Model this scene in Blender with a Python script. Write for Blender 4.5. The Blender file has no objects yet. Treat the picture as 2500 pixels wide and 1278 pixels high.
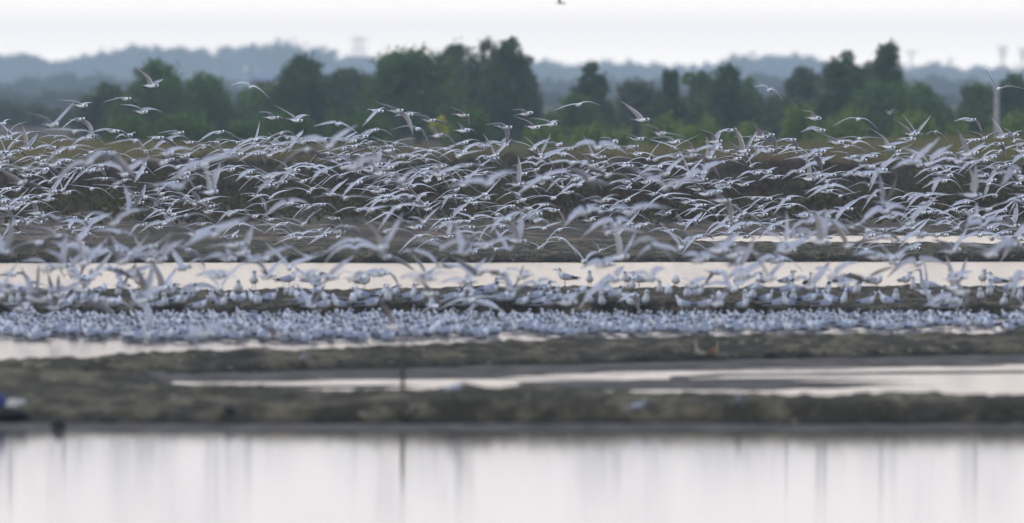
import bpy, math, random
import numpy as np

random.seed(7)
RNG = np.random.default_rng(11)
S = bpy.context.scene
COL = S.collection

# ------------------------------------------------------------------ camera
F = 44643.0          # focal length in pixels of a 2500 px wide frame
CAMH = 2.5           # metres above the water
YH = 205.0           # row of the horizon
FOCUS = 258.0
cam_data = bpy.data.cameras.new('camera')
cam = bpy.data.objects.new('camera', cam_data)
COL.objects.link(cam)
cam.location = (0, 0, CAMH)
cam.rotation_euler = (math.radians(90) - math.atan((639 - YH) / F), 0, 0)
cam_data.sensor_width = 36
cam_data.lens = 36 * F / 2500
cam_data.clip_start = 1
cam_data.clip_end = 30000
cam_data.dof.use_dof = True
cam_data.dof.focus_distance = FOCUS
cam_data.dof.aperture_fstop = cam_data.lens / 1000 / 0.12
S.camera = cam

# ------------------------------------------------------------------ world
W = bpy.data.worlds.new('World')
S.world = W
W.use_nodes = True
nt = W.node_tree
for n in list(nt.nodes):
    nt.nodes.remove(n)
out = nt.nodes.new('ShaderNodeOutputWorld')
bg = nt.nodes.new('ShaderNodeBackground')
bg.inputs['Strength'].default_value = 0.1
sky = nt.nodes.new('ShaderNodeTexSky')
sky.sky_type = 'NISHITA'
sky.sun_disc = False
sky.sun_elevation = math.radians(9)
sky.sun_rotation = math.radians(235)
sky.air_density = 1.0
sky.dust_density = 4.0
tc = nt.nodes.new('ShaderNodeTexCoord')
sep = nt.nodes.new('ShaderNodeSeparateXYZ')
nt.links.new(tc.outputs['Generated'], sep.inputs[0])
ramp = nt.nodes.new('ShaderNodeValToRGB')
mp = nt.nodes.new('ShaderNodeMath'); mp.operation = 'POWER'
mx = nt.nodes.new('ShaderNodeMath'); mx.operation = 'MAXIMUM'; mx.inputs[1].default_value = 0.0
nt.links.new(sep.outputs['Z'], mx.inputs[0])
nt.links.new(mx.outputs[0], mp.inputs[0]); mp.inputs[1].default_value = 0.5
nt.links.new(mp.outputs[0], ramp.inputs[0])
# overcast evening sky: pale lilac at the horizon, warm veil above it, blue-grey overhead
stops = [(0.0, (2.12, 1.89, 1.66)), (0.068, (1.40, 1.26, 1.13)), (0.12, (0.92, 0.87, 0.86)), (0.18, (0.87, 0.83, 0.82)), (0.30, (1.20, 1.03, 0.89)),
         (0.45, (0.92, 0.84, 0.78)), (0.70, (0.62, 0.70, 0.88)), (1.0, (0.55, 0.66, 0.92))]
els = ramp.color_ramp.elements
while len(els) > 1:
    els.remove(els[-1])
for i, (p, c) in enumerate(stops):
    e = els[0] if i == 0 else els.new(p)
    e.position = p
    e.color = (c[0] / 2.5, c[1] / 2.5, c[2] / 2.5, 1)
gain = nt.nodes.new('ShaderNodeVectorMath'); gain.operation = 'SCALE'
gain.inputs['Scale'].default_value = 25.0
nt.links.new(ramp.outputs['Color'], gain.inputs[0])
mixs = nt.nodes.new('ShaderNodeMix'); mixs.data_type = 'RGBA'
mixs.inputs[0].default_value = 0.93
nt.links.new(sky.outputs[0], mixs.inputs[6])
nt.links.new(gain.outputs[0], mixs.inputs[7])
nt.links.new(mixs.outputs[2], bg.inputs['Color'])
nt.links.new(bg.outputs[0], out.inputs['Surface'])

sun_d = bpy.data.lights.new('sun', 'SUN')
sun_d.energy = 0.6
sun_d.angle = math.radians(20)
sun_d.color = (1.0, 0.93, 0.88)
sun = bpy.data.objects.new('sun', sun_d)
COL.objects.link(sun)
sun.rotation_euler = (math.radians(58), 0, math.radians(-55))

S.view_settings.view_transform = 'Standard'
S.view_settings.look = 'None'
S.view_settings.exposure = 0.5
S.view_settings.gamma = 1.0
S.view_settings.use_curve_mapping = False
S.render.film_transparent = False
S.cycles.volume_bounces = 1
S.cycles.max_bounces = 6
S.cycles.use_denoising = True

# ------------------------------------------------------------------ helpers
def P(u, v, d):
    """photo pixel and distance -> place in the world"""
    return ((u - 1250) * d / F, d, CAMH - (v - YH) * d / F)

def tag(o, label=None, cat=None, group=None, kind=None):
    if label: o['label'] = label
    if cat: o['category'] = cat
    if group: o['group'] = group
    if kind: o['kind'] = kind
    return o

def mesh(name, V, Fc, mats, midx=None, smooth=False):
    m = bpy.data.meshes.new(name)
    V = np.asarray(V, dtype=np.float32)
    if isinstance(Fc, np.ndarray):
        k = Fc.shape[1]
        m.vertices.add(len(V)); m.vertices.foreach_set('co', V.ravel())
        m.loops.add(Fc.size); m.loops.foreach_set('vertex_index', Fc.astype(np.int32).ravel())
        m.polygons.add(len(Fc))
        m.polygons.foreach_set('loop_start', np.arange(0, Fc.size, k, dtype=np.int32))
        m.polygons.foreach_set('loop_total', np.full(len(Fc), k, dtype=np.int32))
    else:
        m.from_pydata(V.tolist(), [], Fc)
    for q in mats:
        m.materials.append(q)
    if midx is not None:
        m.polygons.foreach_set('material_index', np.asarray(midx, dtype=np.int32))
    m.update(calc_edges=True)
    if smooth:
        m.polygons.foreach_set('use_smooth', np.ones(len(m.polygons), dtype=bool))
    m.validate()
    return m

def link(name, me, parent=None, loc=None, rz=None):
    o = bpy.data.objects.new(name, me)
    COL.objects.link(o)
    if parent: o.parent = parent
    if loc is not None: o.location = loc
    if rz is not None: o.rotation_euler = (0, 0, rz)
    return o

def mat(name, color, rough=0.8, spec=0.3, color2=None, scale=5.0, detail=4.0, stretch=(1, 1, 1),
        bump=0.0, bscale=20.0, bdist=0.02, translucent=0.0, trans_col=None, lo=0.4, hi=0.6, color3=None, scale3=1.0):
    m = bpy.data.materials.new(name)
    m.use_nodes = True
    t = m.node_tree
    b = t.nodes['Principled BSDF']
    b.inputs['Roughness'].default_value = rough
    b.inputs['Specular IOR Level'].default_value = spec
    b.inputs['Base Color'].default_value = (*color, 1)
    geo = t.nodes.new('ShaderNodeNewGeometry')
    mapn = t.nodes.new('ShaderNodeMapping')
    mapn.inputs['Scale'].default_value = stretch
    t.links.new(geo.outputs['Position'], mapn.inputs[0])
    if color2:
        n = t.nodes.new('ShaderNodeTexNoise')
        n.inputs['Scale'].default_value = scale; n.inputs['Detail'].default_value = detail
        t.links.new(mapn.outputs[0], n.inputs['Vector'])
        r = t.nodes.new('ShaderNodeMapRange')
        r.inputs['From Min'].default_value = lo; r.inputs['From Max'].default_value = hi
        t.links.new(n.outputs['Fac'], r.inputs['Value'])
        mi = t.nodes.new('ShaderNodeMix'); mi.data_type = 'RGBA'
        mi.inputs[6].default_value = (*color, 1); mi.inputs[7].default_value = (*color2, 1)
        t.links.new(r.outputs[0], mi.inputs[0])
        last = mi.outputs[2]
        if color3:
            n3 = t.nodes.new('ShaderNodeTexNoise')
            n3.inputs['Scale'].default_value = scale3; n3.inputs['Detail'].default_value = 3
            t.links.new(mapn.outputs[0], n3.inputs['Vector'])
            r3 = t.nodes.new('ShaderNodeMapRange')
            r3.inputs['From Min'].default_value = 0.48; r3.inputs['From Max'].default_value = 0.62
            t.links.new(n3.outputs['Fac'], r3.inputs['Value'])
            mj = t.nodes.new('ShaderNodeMix'); mj.data_type = 'RGBA'
            t.links.new(last, mj.inputs[6]); mj.inputs[7].default_value = (*color3, 1)
            t.links.new(r3.outputs[0], mj.inputs[0])
            last = mj.outputs[2]
        t.links.new(last, b.inputs['Base Color'])
    if bump > 0:
        nb = t.nodes.new('ShaderNodeTexNoise')
        nb.inputs['Scale'].default_value = bscale; nb.inputs['Detail'].default_value = 5
        t.links.new(mapn.outputs[0], nb.inputs['Vector'])
        bp = t.nodes.new('ShaderNodeBump')
        bp.inputs['Strength'].default_value = bump; bp.inputs['Distance'].default_value = bdist
        t.links.new(nb.outputs['Fac'], bp.inputs['Height'])
        t.links.new(bp.outputs[0], b.inputs['Normal'])
    if translucent > 0:
        tr = t.nodes.new('ShaderNodeBsdfTranslucent')
        tr.inputs['Color'].default_value = (*(trans_col or color), 1)
        ms = t.nodes.new('ShaderNodeMixShader'); ms.inputs[0].default_value = translucent
        o = t.nodes['Material Output']
        t.links.new(b.outputs[0], ms.inputs[1]); t.links.new(tr.outputs[0], ms.inputs[2])
        t.links.new(ms.outputs[0], o.inputs['Surface'])
    return m

def wet_and_shade(m, z0, z1, f):
    """colour darkened near the water line: soaked mud plus undercut shade painted in"""
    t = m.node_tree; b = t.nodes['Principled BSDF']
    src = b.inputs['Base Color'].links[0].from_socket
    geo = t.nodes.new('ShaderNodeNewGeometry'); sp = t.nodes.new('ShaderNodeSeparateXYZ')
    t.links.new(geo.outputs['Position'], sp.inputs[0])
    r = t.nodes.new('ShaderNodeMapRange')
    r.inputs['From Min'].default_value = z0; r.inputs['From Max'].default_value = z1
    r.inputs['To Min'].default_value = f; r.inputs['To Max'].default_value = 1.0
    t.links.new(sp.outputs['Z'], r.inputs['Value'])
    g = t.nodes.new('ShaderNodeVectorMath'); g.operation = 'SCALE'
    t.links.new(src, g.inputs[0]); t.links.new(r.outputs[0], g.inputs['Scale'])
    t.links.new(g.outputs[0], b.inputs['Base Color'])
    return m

def water_mat(name, rough, bump, bscale, stretch, dist=0.02, tint=(0.03, 0.035, 0.04)):
    m = bpy.data.materials.new(name); m.use_nodes = True
    t = m.node_tree; b = t.nodes['Principled BSDF']
    b.inputs['Base Color'].default_value = (*tint, 1)
    b.inputs['Roughness'].default_value = rough
    b.inputs['IOR'].default_value = 1.33
    geo = t.nodes.new('ShaderNodeNewGeometry')
    mapn = t.nodes.new('ShaderNodeMapping'); mapn.inputs['Scale'].default_value = stretch
    n = t.nodes.new('ShaderNodeTexNoise'); n.inputs['Scale'].default_value = bscale; n.inputs['Detail'].default_value = 3
    bp = t.nodes.new('ShaderNodeBump'); bp.inputs['Strength'].default_value = bump; bp.inputs['Distance'].default_value = dist
    t.links.new(geo.outputs['Position'], mapn.inputs[0]); t.links.new(mapn.outputs[0], n.inputs['Vector'])
    t.links.new(n.outputs['Fac'], bp.inputs['Height']); t.links.new(bp.outputs[0], b.inputs['Normal'])
    return m

# smooth value noise on numpy arrays
_T = RNG.random((512, 512))
def vnoise(x, y):
    xi = np.floor(x).astype(int); yi = np.floor(y).astype(int)
    fx = x - xi; fy = y - yi
    fx = fx * fx * (3 - 2 * fx); fy = fy * fy * (3 - 2 * fy)
    a = _T[xi % 512, yi % 512]; b = _T[(xi + 1) % 512, yi % 512]
    c = _T[xi % 512, (yi + 1) % 512]; d = _T[(xi + 1) % 512, (yi + 1) % 512]
    return (a * (1 - fx) + b * fx) * (1 - fy) + (c * (1 - fx) + d * fx) * fy - 0.5
def fbm(x, y, oct=4):
    s = 0; a = 1.0
    for k in range(oct):
        s = s + a * vnoise(x * 2 ** k + 17.3 * k, y * 2 ** k + 5.1 * k); a *= 0.5
    return s

# ------------------------------------------------------------------ materials
M = {}
M['mud'] = wet_and_shade(mat('bank mud', (0.030, 0.025, 0.013), 0.92, 0.2, (0.122, 0.102, 0.064), 6, 8, (1, .35, 1), 1.0, 16, 0.15, lo=.44, hi=.57,
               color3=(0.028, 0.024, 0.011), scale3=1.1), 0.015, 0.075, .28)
M['mud_near'] = wet_and_shade(mat('near bank mud', (0.024, 0.020, 0.010), 0.92, 0.2, (0.108, 0.092, 0.056), 3.2, 8, (1, .35, 1), 1.0, 10, 0.15, lo=.44, hi=.58,
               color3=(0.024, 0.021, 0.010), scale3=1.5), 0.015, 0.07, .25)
M['mudfar'] = mat('marsh soil', (0.038, 0.026, 0.016), 0.95, 0.2, (0.135, 0.102, 0.070), 1.8, 8, (1, .18, 1), 1.0, 8, 0.15, lo=.45, hi=.57,
                  color3=(0.028, 0.027, 0.012), scale3=.45)
M['wetmud'] = mat('wet mud', (0.022, 0.020, 0.018), 0.78, 0.15, (0.066, 0.060, 0.054), 3, 6, (1, .2, 1), 1.0, 9, 0.06)
M['seabed'] = mat('pond bed', (0.06, 0.06, 0.055), 0.9)
M['water_near'] = water_mat('calm pond water', 0.060, 0.02, 1.0, (.35, 1.0, 1), 0.01)
M['water_mid'] = water_mat('shallow pond water', 0.14, 0.35, 3.0, (1.0, .25, 1), 0.02)
M['water_far'] = water_mat('rippled pond water', 0.17, 1.0, 3.5, (.8, .22, 1), 0.10)
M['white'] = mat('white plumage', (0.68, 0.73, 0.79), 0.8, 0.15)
M['grey'] = mat('grey wing feathers', (0.37, 0.40, 0.47), 0.75, 0.2, (0.50, 0.53, 0.61), 30, 2, translucent=.25, trans_col=(.7, .71, .78))
M['under'] = mat('underwing feathers', (0.48, 0.48, 0.51), 0.8, 0.15, translucent=.40, trans_col=(.62, .59, .60))
M['primary'] = mat('dark primaries', (0.13, 0.13, 0.14), 0.75, 0.2, translucent=.3, trans_col=(.30, .29, .29))
M['dark'] = mat('black cap and bill', (0.014, 0.014, 0.018), 0.6, 0.3)
M['leg'] = mat('dark red legs', (0.06, 0.02, 0.018), 0.6, 0.3)
M['mantle'] = mat('grey folded wings', (0.17, 0.20, 0.27), 0.8, 0.2, (0.25, 0.29, 0.37), 30, 2)
BIRD = [M['white'], M['grey'], M['under'], M['primary'], M['dark'], M['leg']]
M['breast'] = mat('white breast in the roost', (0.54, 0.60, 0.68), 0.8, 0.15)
M['dusky_wing'] = mat('dusky upper wing', (0.26, 0.27, 0.31), 0.75, 0.2, (0.38, 0.39, 0.43), 30, 2, translucent=.2, trans_col=(.45, .42, .42))
M['dusky_under'] = mat('dusky underwing', (0.36, 0.34, 0.34), 0.8, 0.15, translucent=.35, trans_col=(.55, .50, .47))
DUSKY = [M['white'], M['dusky_wing'], M['dusky_under'], M['primary'], M['dark'], M['leg']]
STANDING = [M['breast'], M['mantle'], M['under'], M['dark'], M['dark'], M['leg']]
def leafmat(name, c1, c2, sc=2.5):
    return mat(name, c1, 0.75, 0.2, c2, sc, 4, translucent=0.25, trans_col=tuple(min(1, q * 1.3) for q in c2), lo=.4, hi=.62)
M['leaf_a'] = leafmat('green mangrove leaves', (0.028, 0.068, 0.014), (0.082, 0.148, 0.030))
M['leaf_b'] = leafmat('dark evergreen leaves', (0.018, 0.046, 0.014), (0.052, 0.104, 0.028))
M['leaf_c'] = leafmat('grey green leaves', (0.034, 0.058, 0.028), (0.078, 0.112, 0.054))
M['leaf_bright'] = leafmat('bright shrub leaves', (0.075, 0.135, 0.020), (0.145, 0.215, 0.042))
M['leaf_yellow'] = leafmat('yellow green leaves', (0.22, 0.26, 0.04), (0.42, 0.42, 0.06))
M['leaf_scrub'] = leafmat('dark saltmarsh scrub', (0.016, 0.010, 0.006), (0.042, 0.028, 0.015), .8)
M['leaf_scrub_green'] = leafmat('deep green scrub', (0.012, 0.022, 0.009), (0.026, 0.040, 0.014), 1.5)
M['leaf_olive'] = leafmat('olive marsh herbs', (0.022, 0.022, 0.008), (0.060, 0.054, 0.022), .8)
M['far_leaf'] = leafmat('distant wood leaves', (0.024, 0.040, 0.022), (0.055, 0.080, 0.042), 0.08)
M['grass'] = mat('olive marsh grass', (0.095, 0.100, 0.034), 0.9, 0.15, (0.200, 0.190, 0.080), .25, 3, color3=(0.11, 0.070, 0.040), scale3=.10)
M['bark'] = mat('grey bark', (0.07, 0.06, 0.05), 0.9, 0.2, (0.11, 0.095, 0.08), 12, 4)
M['concrete'] = mat('pale concrete', (0.22, 0.23, 0.26), 0.85, 0.3, (0.28, 0.29, 0.31), 6, 4)
M['wood'] = mat('weathered dark wood', (0.035, 0.032, 0.022), 0.9, 0.2, (0.06, 0.055, 0.04), 14, 4)
M['steel'] = mat('galvanised steel', (0.30, 0.30, 0.32), 0.6, 0.5)
M['blue_roof'] = mat('faded blue roof', (0.13, 0.17, 0.24), 0.6, 0.4)
M['wall'] = mat('grey hut wall', (0.20, 0.20, 0.21), 0.9, 0.2)
M['sack'] = mat('dirty white plastic', (0.42, 0.43, 0.42), 0.6, 0.4, (0.28, 0.29, 0.28), 6, 3)
M['blue'] = mat('blue plastic', (0.015, 0.025, 0.14), 0.6, 0.4)
M['black'] = mat('black rubber', (0.012, 0.012, 0.013), 0.8, 0.3)
M['chestnut'] = mat('chestnut plumage', (0.14, 0.055, 0.025), 0.85, 0.15)
M['cream'] = mat('pale breast plumage', (0.36, 0.35, 0.28), 0.85, 0.15)
M['greyblue'] = mat('blue grey plumage', (0.25, 0.29, 0.36), 0.85, 0.15)

# ------------------------------------------------------------------ ground, ponds, banks
def sheet(name, x0, x1, y0, y1, z, m):
    o = link(name, mesh(name, [(x0, y0, z), (x1, y0, z), (x1, y1, z), (x0, y1, z)], [(0, 1, 2, 3)], [m]))
    return tag(o, kind='structure')
sheet('ground', -9000, 9000, -300, 14000, -0.35, M['mudfar'])
sheet('pond', -400, 400, -100, 136.5, 0.0, M['water_near'])
sheet('shallow_pond', -400, 400, 136.5, 203, 0.0, M['water_mid'])
sheet('rippled_pond', -400, 400, 203, 330, 0.0, M['water_far'])

def ip(u, table):
    xs = [t[0] for t in table]; ys = [t[1] for t in table]
    return np.interp(u, xs, ys)

BANKS = {}
def bank(key, front, back, h, m, half, dx, clod, seed, foot=0.35, nback=90, label=None, backz=-0.05):
    """front: rows of the foot at water level, back: rows of the crest (tables over photo columns)"""
    dm = CAMH * F / (front[0][1] - YH)
    X = np.arange(-half, half + dx, dx)
    u = X / dm * F + 1250
    df = CAMH * F / (ip(u, front) - YH) + 0.5 * fbm(X * .5 + seed, X * 0 + seed, 4)
    db = (CAMH - h) * F / (ip(u, back) - YH) + 0.4 * fbm(X * .4 + seed + 9, X * 0 + 3, 3)
    db = np.maximum(db, df + 1.2)
    t = np.concatenate([np.linspace(-0.25, foot, 14), foot + (np.linspace(0, 1, nback)[1:]) ** 1.15 * 1.0])
    # t<=foot is metres from the front edge, above that it is a share of the remaining depth
    rows = []
    for k in t:
        if k <= foot: rows.append(df + k)
        else: rows.append(df + foot + (db - df - foot) * (k - foot))
    for q in np.linspace(0.1, 1.0, 6): rows.append(db + q)
    D = np.array(rows); XX = np.broadcast_to(X, D.shape)
    s = D - df
    face = np.clip((s + 0.12) / (foot + 0.12), 0, 1); face = face * face * (3 - 2 * face)
    span = np.maximum(db - df, 0.5)
    dome = 0.72 + 0.28 * np.sin(np.clip(s / span, 0, 1) * math.pi * 0.9)
    backf = np.clip((D - db) / 1.0, 0, 1)
    z = h * face * dome * (1 - backf) + backz * backf
    amp = clod * (0.25 + 0.75 * face) * (1 - 0.6 * backf)
    z = z + amp * (fbm(XX * 2.2 + seed, D * 1.1 + seed, 4) + 0.8 * np.abs(fbm(XX * 6 + seed, D * 3 + 2 * seed, 3))) \
          + h * 0.5 * fbm(XX * 0.45 + seed * 2, D * 0.3, 3) * face
    z = z - 0.04 * (1 - face)
    z[0] = -0.10; z[-1] = -0.10
    nr, nc = D.shape
    V = np.stack([XX, D, z], -1).reshape(-1, 3)
    a = (np.arange(nr - 1)[:, None] * nc + np.arange(nc - 1)[None]).ravel()
    Q = np.stack([a, a + 1, a + nc + 1, a + nc], 1)
    o = link('mud_bank', mesh('mud_bank', V, Q, [m], smooth=True))
    tag(o, label, kind='structure')
    BANKS[key] = (X, D, z)
    return o

def height(key, x, y):
    X, D, Z = BANKS[key]
    c = int(np.clip(np.searchsorted(X, x), 0, len(X) - 1))
    if y < D[0, c] or y > D[-1, c]: return -1.0
    return float(np.interp(y, D[:, c], Z[:, c]))

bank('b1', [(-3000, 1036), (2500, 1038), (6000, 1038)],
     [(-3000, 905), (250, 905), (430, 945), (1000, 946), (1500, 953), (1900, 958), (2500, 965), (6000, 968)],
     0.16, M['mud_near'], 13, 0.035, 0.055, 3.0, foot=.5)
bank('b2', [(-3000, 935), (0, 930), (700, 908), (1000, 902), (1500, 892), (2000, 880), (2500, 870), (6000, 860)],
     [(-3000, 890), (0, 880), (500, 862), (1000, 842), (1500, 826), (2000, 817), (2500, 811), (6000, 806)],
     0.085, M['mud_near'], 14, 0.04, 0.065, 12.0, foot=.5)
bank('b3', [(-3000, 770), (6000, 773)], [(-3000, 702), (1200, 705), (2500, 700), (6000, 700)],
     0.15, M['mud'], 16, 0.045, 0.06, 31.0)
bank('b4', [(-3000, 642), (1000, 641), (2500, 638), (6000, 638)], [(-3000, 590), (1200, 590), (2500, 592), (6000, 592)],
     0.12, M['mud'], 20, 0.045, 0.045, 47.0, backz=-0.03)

def clods(key, n, front_share, size, m, name, label):
    """broken lumps of mud, weed and shell strewn over a bank"""
    X, D, Z = BANKS[key]
    nr, nc = D.shape
    ci = RNG.integers(0, nc, n)
    f = RNG.random(n) < front_share
    ri = np.where(f, RNG.integers(2, 14, n), RNG.integers(8, nr - 8, n))
    ok = Z[ri, ci] > .004
    ri, ci = ri[ok], ci[ok]; n = len(ri)
    c = np.stack([X[ci] + RNG.uniform(-.02, .02, n), D[ri, ci], Z[ri, ci]], 1)
    sz = size * np.clip(RNG.lognormal(-.2, .45, n), .3, 1.8)
    V = np.empty((n, 5, 3)); a0 = RNG.uniform(0, 6.28, n)
    for j in range(4):
        an = a0 + j * math.pi / 2
        q = sz * RNG.uniform(.6, 1.4, n)
        V[:, j] = c + np.stack([np.cos(an) * q, np.sin(an) * q, -.2 * q], 1)
    V[:, 4] = c + np.stack([sz * RNG.uniform(-.3, .3, n), 0 * sz, sz * RNG.uniform(.12, .40, n)], 1)
    i0 = np.arange(n)[:, None] * 5
    T = np.concatenate([i0 + np.array(t) for t in ((0, 1, 4), (1, 2, 4), (2, 3, 4), (3, 0, 4))])
    tag(link(name, mesh(name, V.reshape(-1, 3), T, [m])), label, kind='stuff')
M['clod_dark'] = mat('dark clods', (0.022, 0.020, 0.014), 0.95, 0.2, (0.05, 0.045, 0.03), 30, 2)
M['clod_pale'] = mat('dry clods', (0.10, 0.09, 0.065), 0.95, 0.2, (0.22, 0.20, 0.15), 30, 2)
clods('b4', 9000, .55, .030, M['clod_dark'], 'mud_clods', 'dark clods along the sharp bank')
clods('b4', 3500, .1, .022, M['clod_pale'], 'dry_clods', 'pale dry clods on the sharp bank')
clods('b3', 3500, .4, .034, M['clod_dark'], 'mud_clods', 'dark clods on the middle bank')
clods('b2', 2200, .45, .040, M['clod_dark'], 'mud_clods', 'dark clods on the second bank')
clods('b2', 900, .1, .035, M['clod_pale'], 'dry_clods', 'pale dry clods on the second bank')
clods('b1', 2200, .45, .040, M['clod_dark'], 'mud_clods', 'dark clods on the near bank')
clods('b1', 900, .1, .035, M['clod_pale'], 'dry_clods', 'pale dry clods on the near bank')

# wet mudflats lying just about at water level
def mudflat(d0f, d1f, half, dx, mean, amp, seed, m, nrow=70):
    X = np.arange(-half, half, dx)
    dm = 150.0
    D = np.array([d0f(X) + (d1f(X) - d0f(X)) * k for k in np.linspace(0, 1, nrow)])
    XX = np.broadcast_to(X, D.shape)
    K = (D - D[0]) / (D[-1] - D[0])
    z = mean(XX, K) + amp * fbm(XX * .8 + seed, D * 1.6 + seed, 5)
    nr, nc = D.shape
    V = np.stack([XX, D, z], -1).reshape(-1, 3)
    a = (np.arange(nr - 1)[:, None] * nc + np.arange(nc - 1)[None]).ravel()
    Q = np.stack([a, a + 1, a + nc + 1, a + nc], 1)
    return tag(link('mudflat', mesh('mudflat', V, Q, [m], smooth=True)), kind='structure')
mudflat(lambda x: 131.2 + .25 * fbm(x * .7, x * 0, 3), lambda x: 134.6 + 0 * x, 13, .06,
        lambda x, k: 0.000 + 0.006 * np.minimum(k * 4, 1), 0.016, 5.0, M['wetmud'], 40)
def chan_lo(x):
    return ip(x / 145 * F + 1250, [(-3000, 150.5), (300, 149), (450, 143.5), (1900, 141), (2500, 139.5), (6000, 139.5)])
def chan_hi(x):
    return ip(x / 160 * F + 1250, [(-3000, 156), (0, 156.5), (700, 160), (1500, 163.5), (2500, 168.5), (6000, 171)])
def chan_mean(x, k):
    u = x / 152 * F + 1250
    kc = ip(u, [(-3000, -.1), (300, -.1), (420, .58), (1250, .66), (1800, .79), (2500, .79), (5000, .8)])
    z = 0.010 * np.clip((k - kc) * 9, -1, 1)
    bar = (u > 1650) * np.exp(-((k - (kc - .125)) / .03) ** 2) * .018
    shoal = np.clip((u - 1150) / 200, 0, 1) * np.clip((2450 - u) / 600, 0, 1) * np.exp(-((k - .46) / .13) ** 2) * .021 + np.clip((1150 - u) / 200, 0, 1) * np.exp(-((k - .45) / .05) ** 2) * .018
    return z + bar + shoal + (u < 380) * .03
mudflat(chan_lo, chan_hi, 15, .06, chan_mean, 0.010, 22.0, M['wetmud'], 130)

# the marsh behind the ponds: one fan-shaped sheet from the last pond to the woods
def marsh():
    u = np.concatenate([np.linspace(-9000, -400, 60), np.linspace(-390, 2900, 520), np.linspace(2950, 11500, 60)])
    d = np.concatenate([np.linspace(0, 1, 8), np.linspace(1.5, 60, 150), np.linspace(61, 400, 200), np.geomspace(410, 9000, 40)])
    front = np.where(u < 1640, 276.0, 301.0) + 0
    front = np.interp(u, [-9000, 1560, 1760, 12000], [276, 277, 300.5, 301])
    D = front[None] + d[:, None]
    XX = (u[None] - 1250) * D / F
    front_s = np.clip((D - front) / 1.2, 0, 1)
    z = -0.06 + 0.14 * front_s + 0.10 * np.clip((D - 305) / 60, 0, 1)
    # wet pale flat behind the sharp bank on the left
    z = z - np.where(u[None] < 1640, np.clip((292 - D) / 8, 0, 1) * 0.045, 0)
    near = np.clip((700 - D) / 300, 0, 1)
    z = z + near * (0.14 * fbm(XX * .12 + 3, D * .05, 4) * np.clip((D - 296) / 10, 0.1, 1) + 0.05 * fbm(XX * 1.3, D * .6, 3) * front_s)
    nr, nc = D.shape
    V = np.stack([XX, D, z], -1).reshape(-1, 3)
    a = (np.arange(nr - 1)[:, None] * nc + np.arange(nc - 1)[None]).ravel()
    Q = np.stack([a, a + 1, a + nc + 1, a + nc], 1)
    tag(link('marsh_ground', mesh('marsh_ground', V, Q, [M['mudfar']], smooth=True)), kind='structure')
marsh()

# haze round everything: pale even air
def haze():
    x0, x1, y0, y1, z0, z1 = -1500, 1500, -60, 6500, -2.0, 24.0
    V = [(x, y, z) for x in (x0, x1) for y in (y0, y1) for z in (z0, z1)]
    Fc = [(0, 1, 3, 2), (4, 6, 7, 5), (0, 4, 5, 1), (2, 3, 7, 6), (0, 2, 6, 4), (1, 5, 7, 3)]
    m = bpy.data.materials.new('haze'); m.use_nodes = True
    t = m.node_tree
    t.nodes.remove(t.nodes['Principled BSDF'])
    v = t.nodes.new('ShaderNodeVolumePrincipled')
    v.inputs['Color'].default_value = (0.60, 0.77, 0.91, 1)
    v.inputs['Density'].default_value = 0.00018
    t.links.new(v.outputs[0], t.nodes['Material Output'].inputs['Volume'])
    o = link('haze', mesh('haze', V, Fc, [m]))
    tag(o, kind='stuff')
haze()

# ------------------------------------------------------------------ foliage
def leaves(lobes, n, size, flat=0.0):
    """triangles scattered through the shells of several lobes"""
    lobes = np.array(lobes, float)
    vol = lobes[:, 3] * lobes[:, 4] * lobes[:, 5]
    idx = RNG.choice(len(lobes), n, p=(vol ** .8) / (vol ** .8).sum())
    L = lobes[idx]
    dirs = RNG.normal(size=(n, 3)); dirs /= np.linalg.norm(dirs, axis=1)[:, None]
    r = np.where(RNG.random(n) < .14, RNG.uniform(1.0, 1.28, n), RNG.uniform(0.35, 1.0, n) ** 0.5)
    lump = 1 + 0.22 * np.sin(dirs[:, 0] * 5 + L[:, 0] * 3) * np.cos(dirs[:, 2] * 6 + L[:, 2] * 2)
    c = L[:, :3] + dirs * L[:, 3:6] * (r * lump)[:, None]
    s = size * RNG.uniform(0.6, 1.5, n)
    a = RNG.normal(size=(n, 3)); a /= np.linalg.norm(a, axis=1)[:, None]
    b = RNG.normal(size=(n, 3)); b -= (a * b).sum(1)[:, None] * a; b /= np.linalg.norm(b, axis=1)[:, None]
    V = np.empty((n, 4, 3))
    V[:, 0] = c - a * s[:, None]; V[:, 1] = c + b * s[:, None] * .55
    V[:, 2] = c + a * s[:, None]; V[:, 3] = c - b * s[:, None] * .55
    Q = np.arange(n * 4).reshape(-1, 4)
    return V.reshape(-1, 3), Q

def tube(V, Fc, pts, rad, k=6):
    pts = [np.array(p, float) for p in pts]
    base = len(V)
    for i, p in enumerate(pts):
        t = pts[min(i + 1, len(pts) - 1)] - pts[max(i - 1, 0)]
        t /= (np.linalg.norm(t) + 1e-9)
        a = np.cross(t, (0, 1, 0.1)); a /= (np.linalg.norm(a) + 1e-9); b = np.cross(t, a)
        for j in range(k):
            an = 2 * math.pi * j / k
            V.append(tuple(p + (a * math.cos(an) + b * math.sin(an)) * rad[i]))
    for i in range(len(pts) - 1):
        for j in range(k):
            Fc.append((base + i * k + j, base + i * k + (j + 1) % k, base + (i + 1) * k + (j + 1) % k, base + (i + 1) * k + j))
    Fc.append(tuple(base + j for j in range(k))[::-1])
    Fc.append(tuple(base + (len(pts) - 1) * k + j for j in range(k)))

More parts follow.
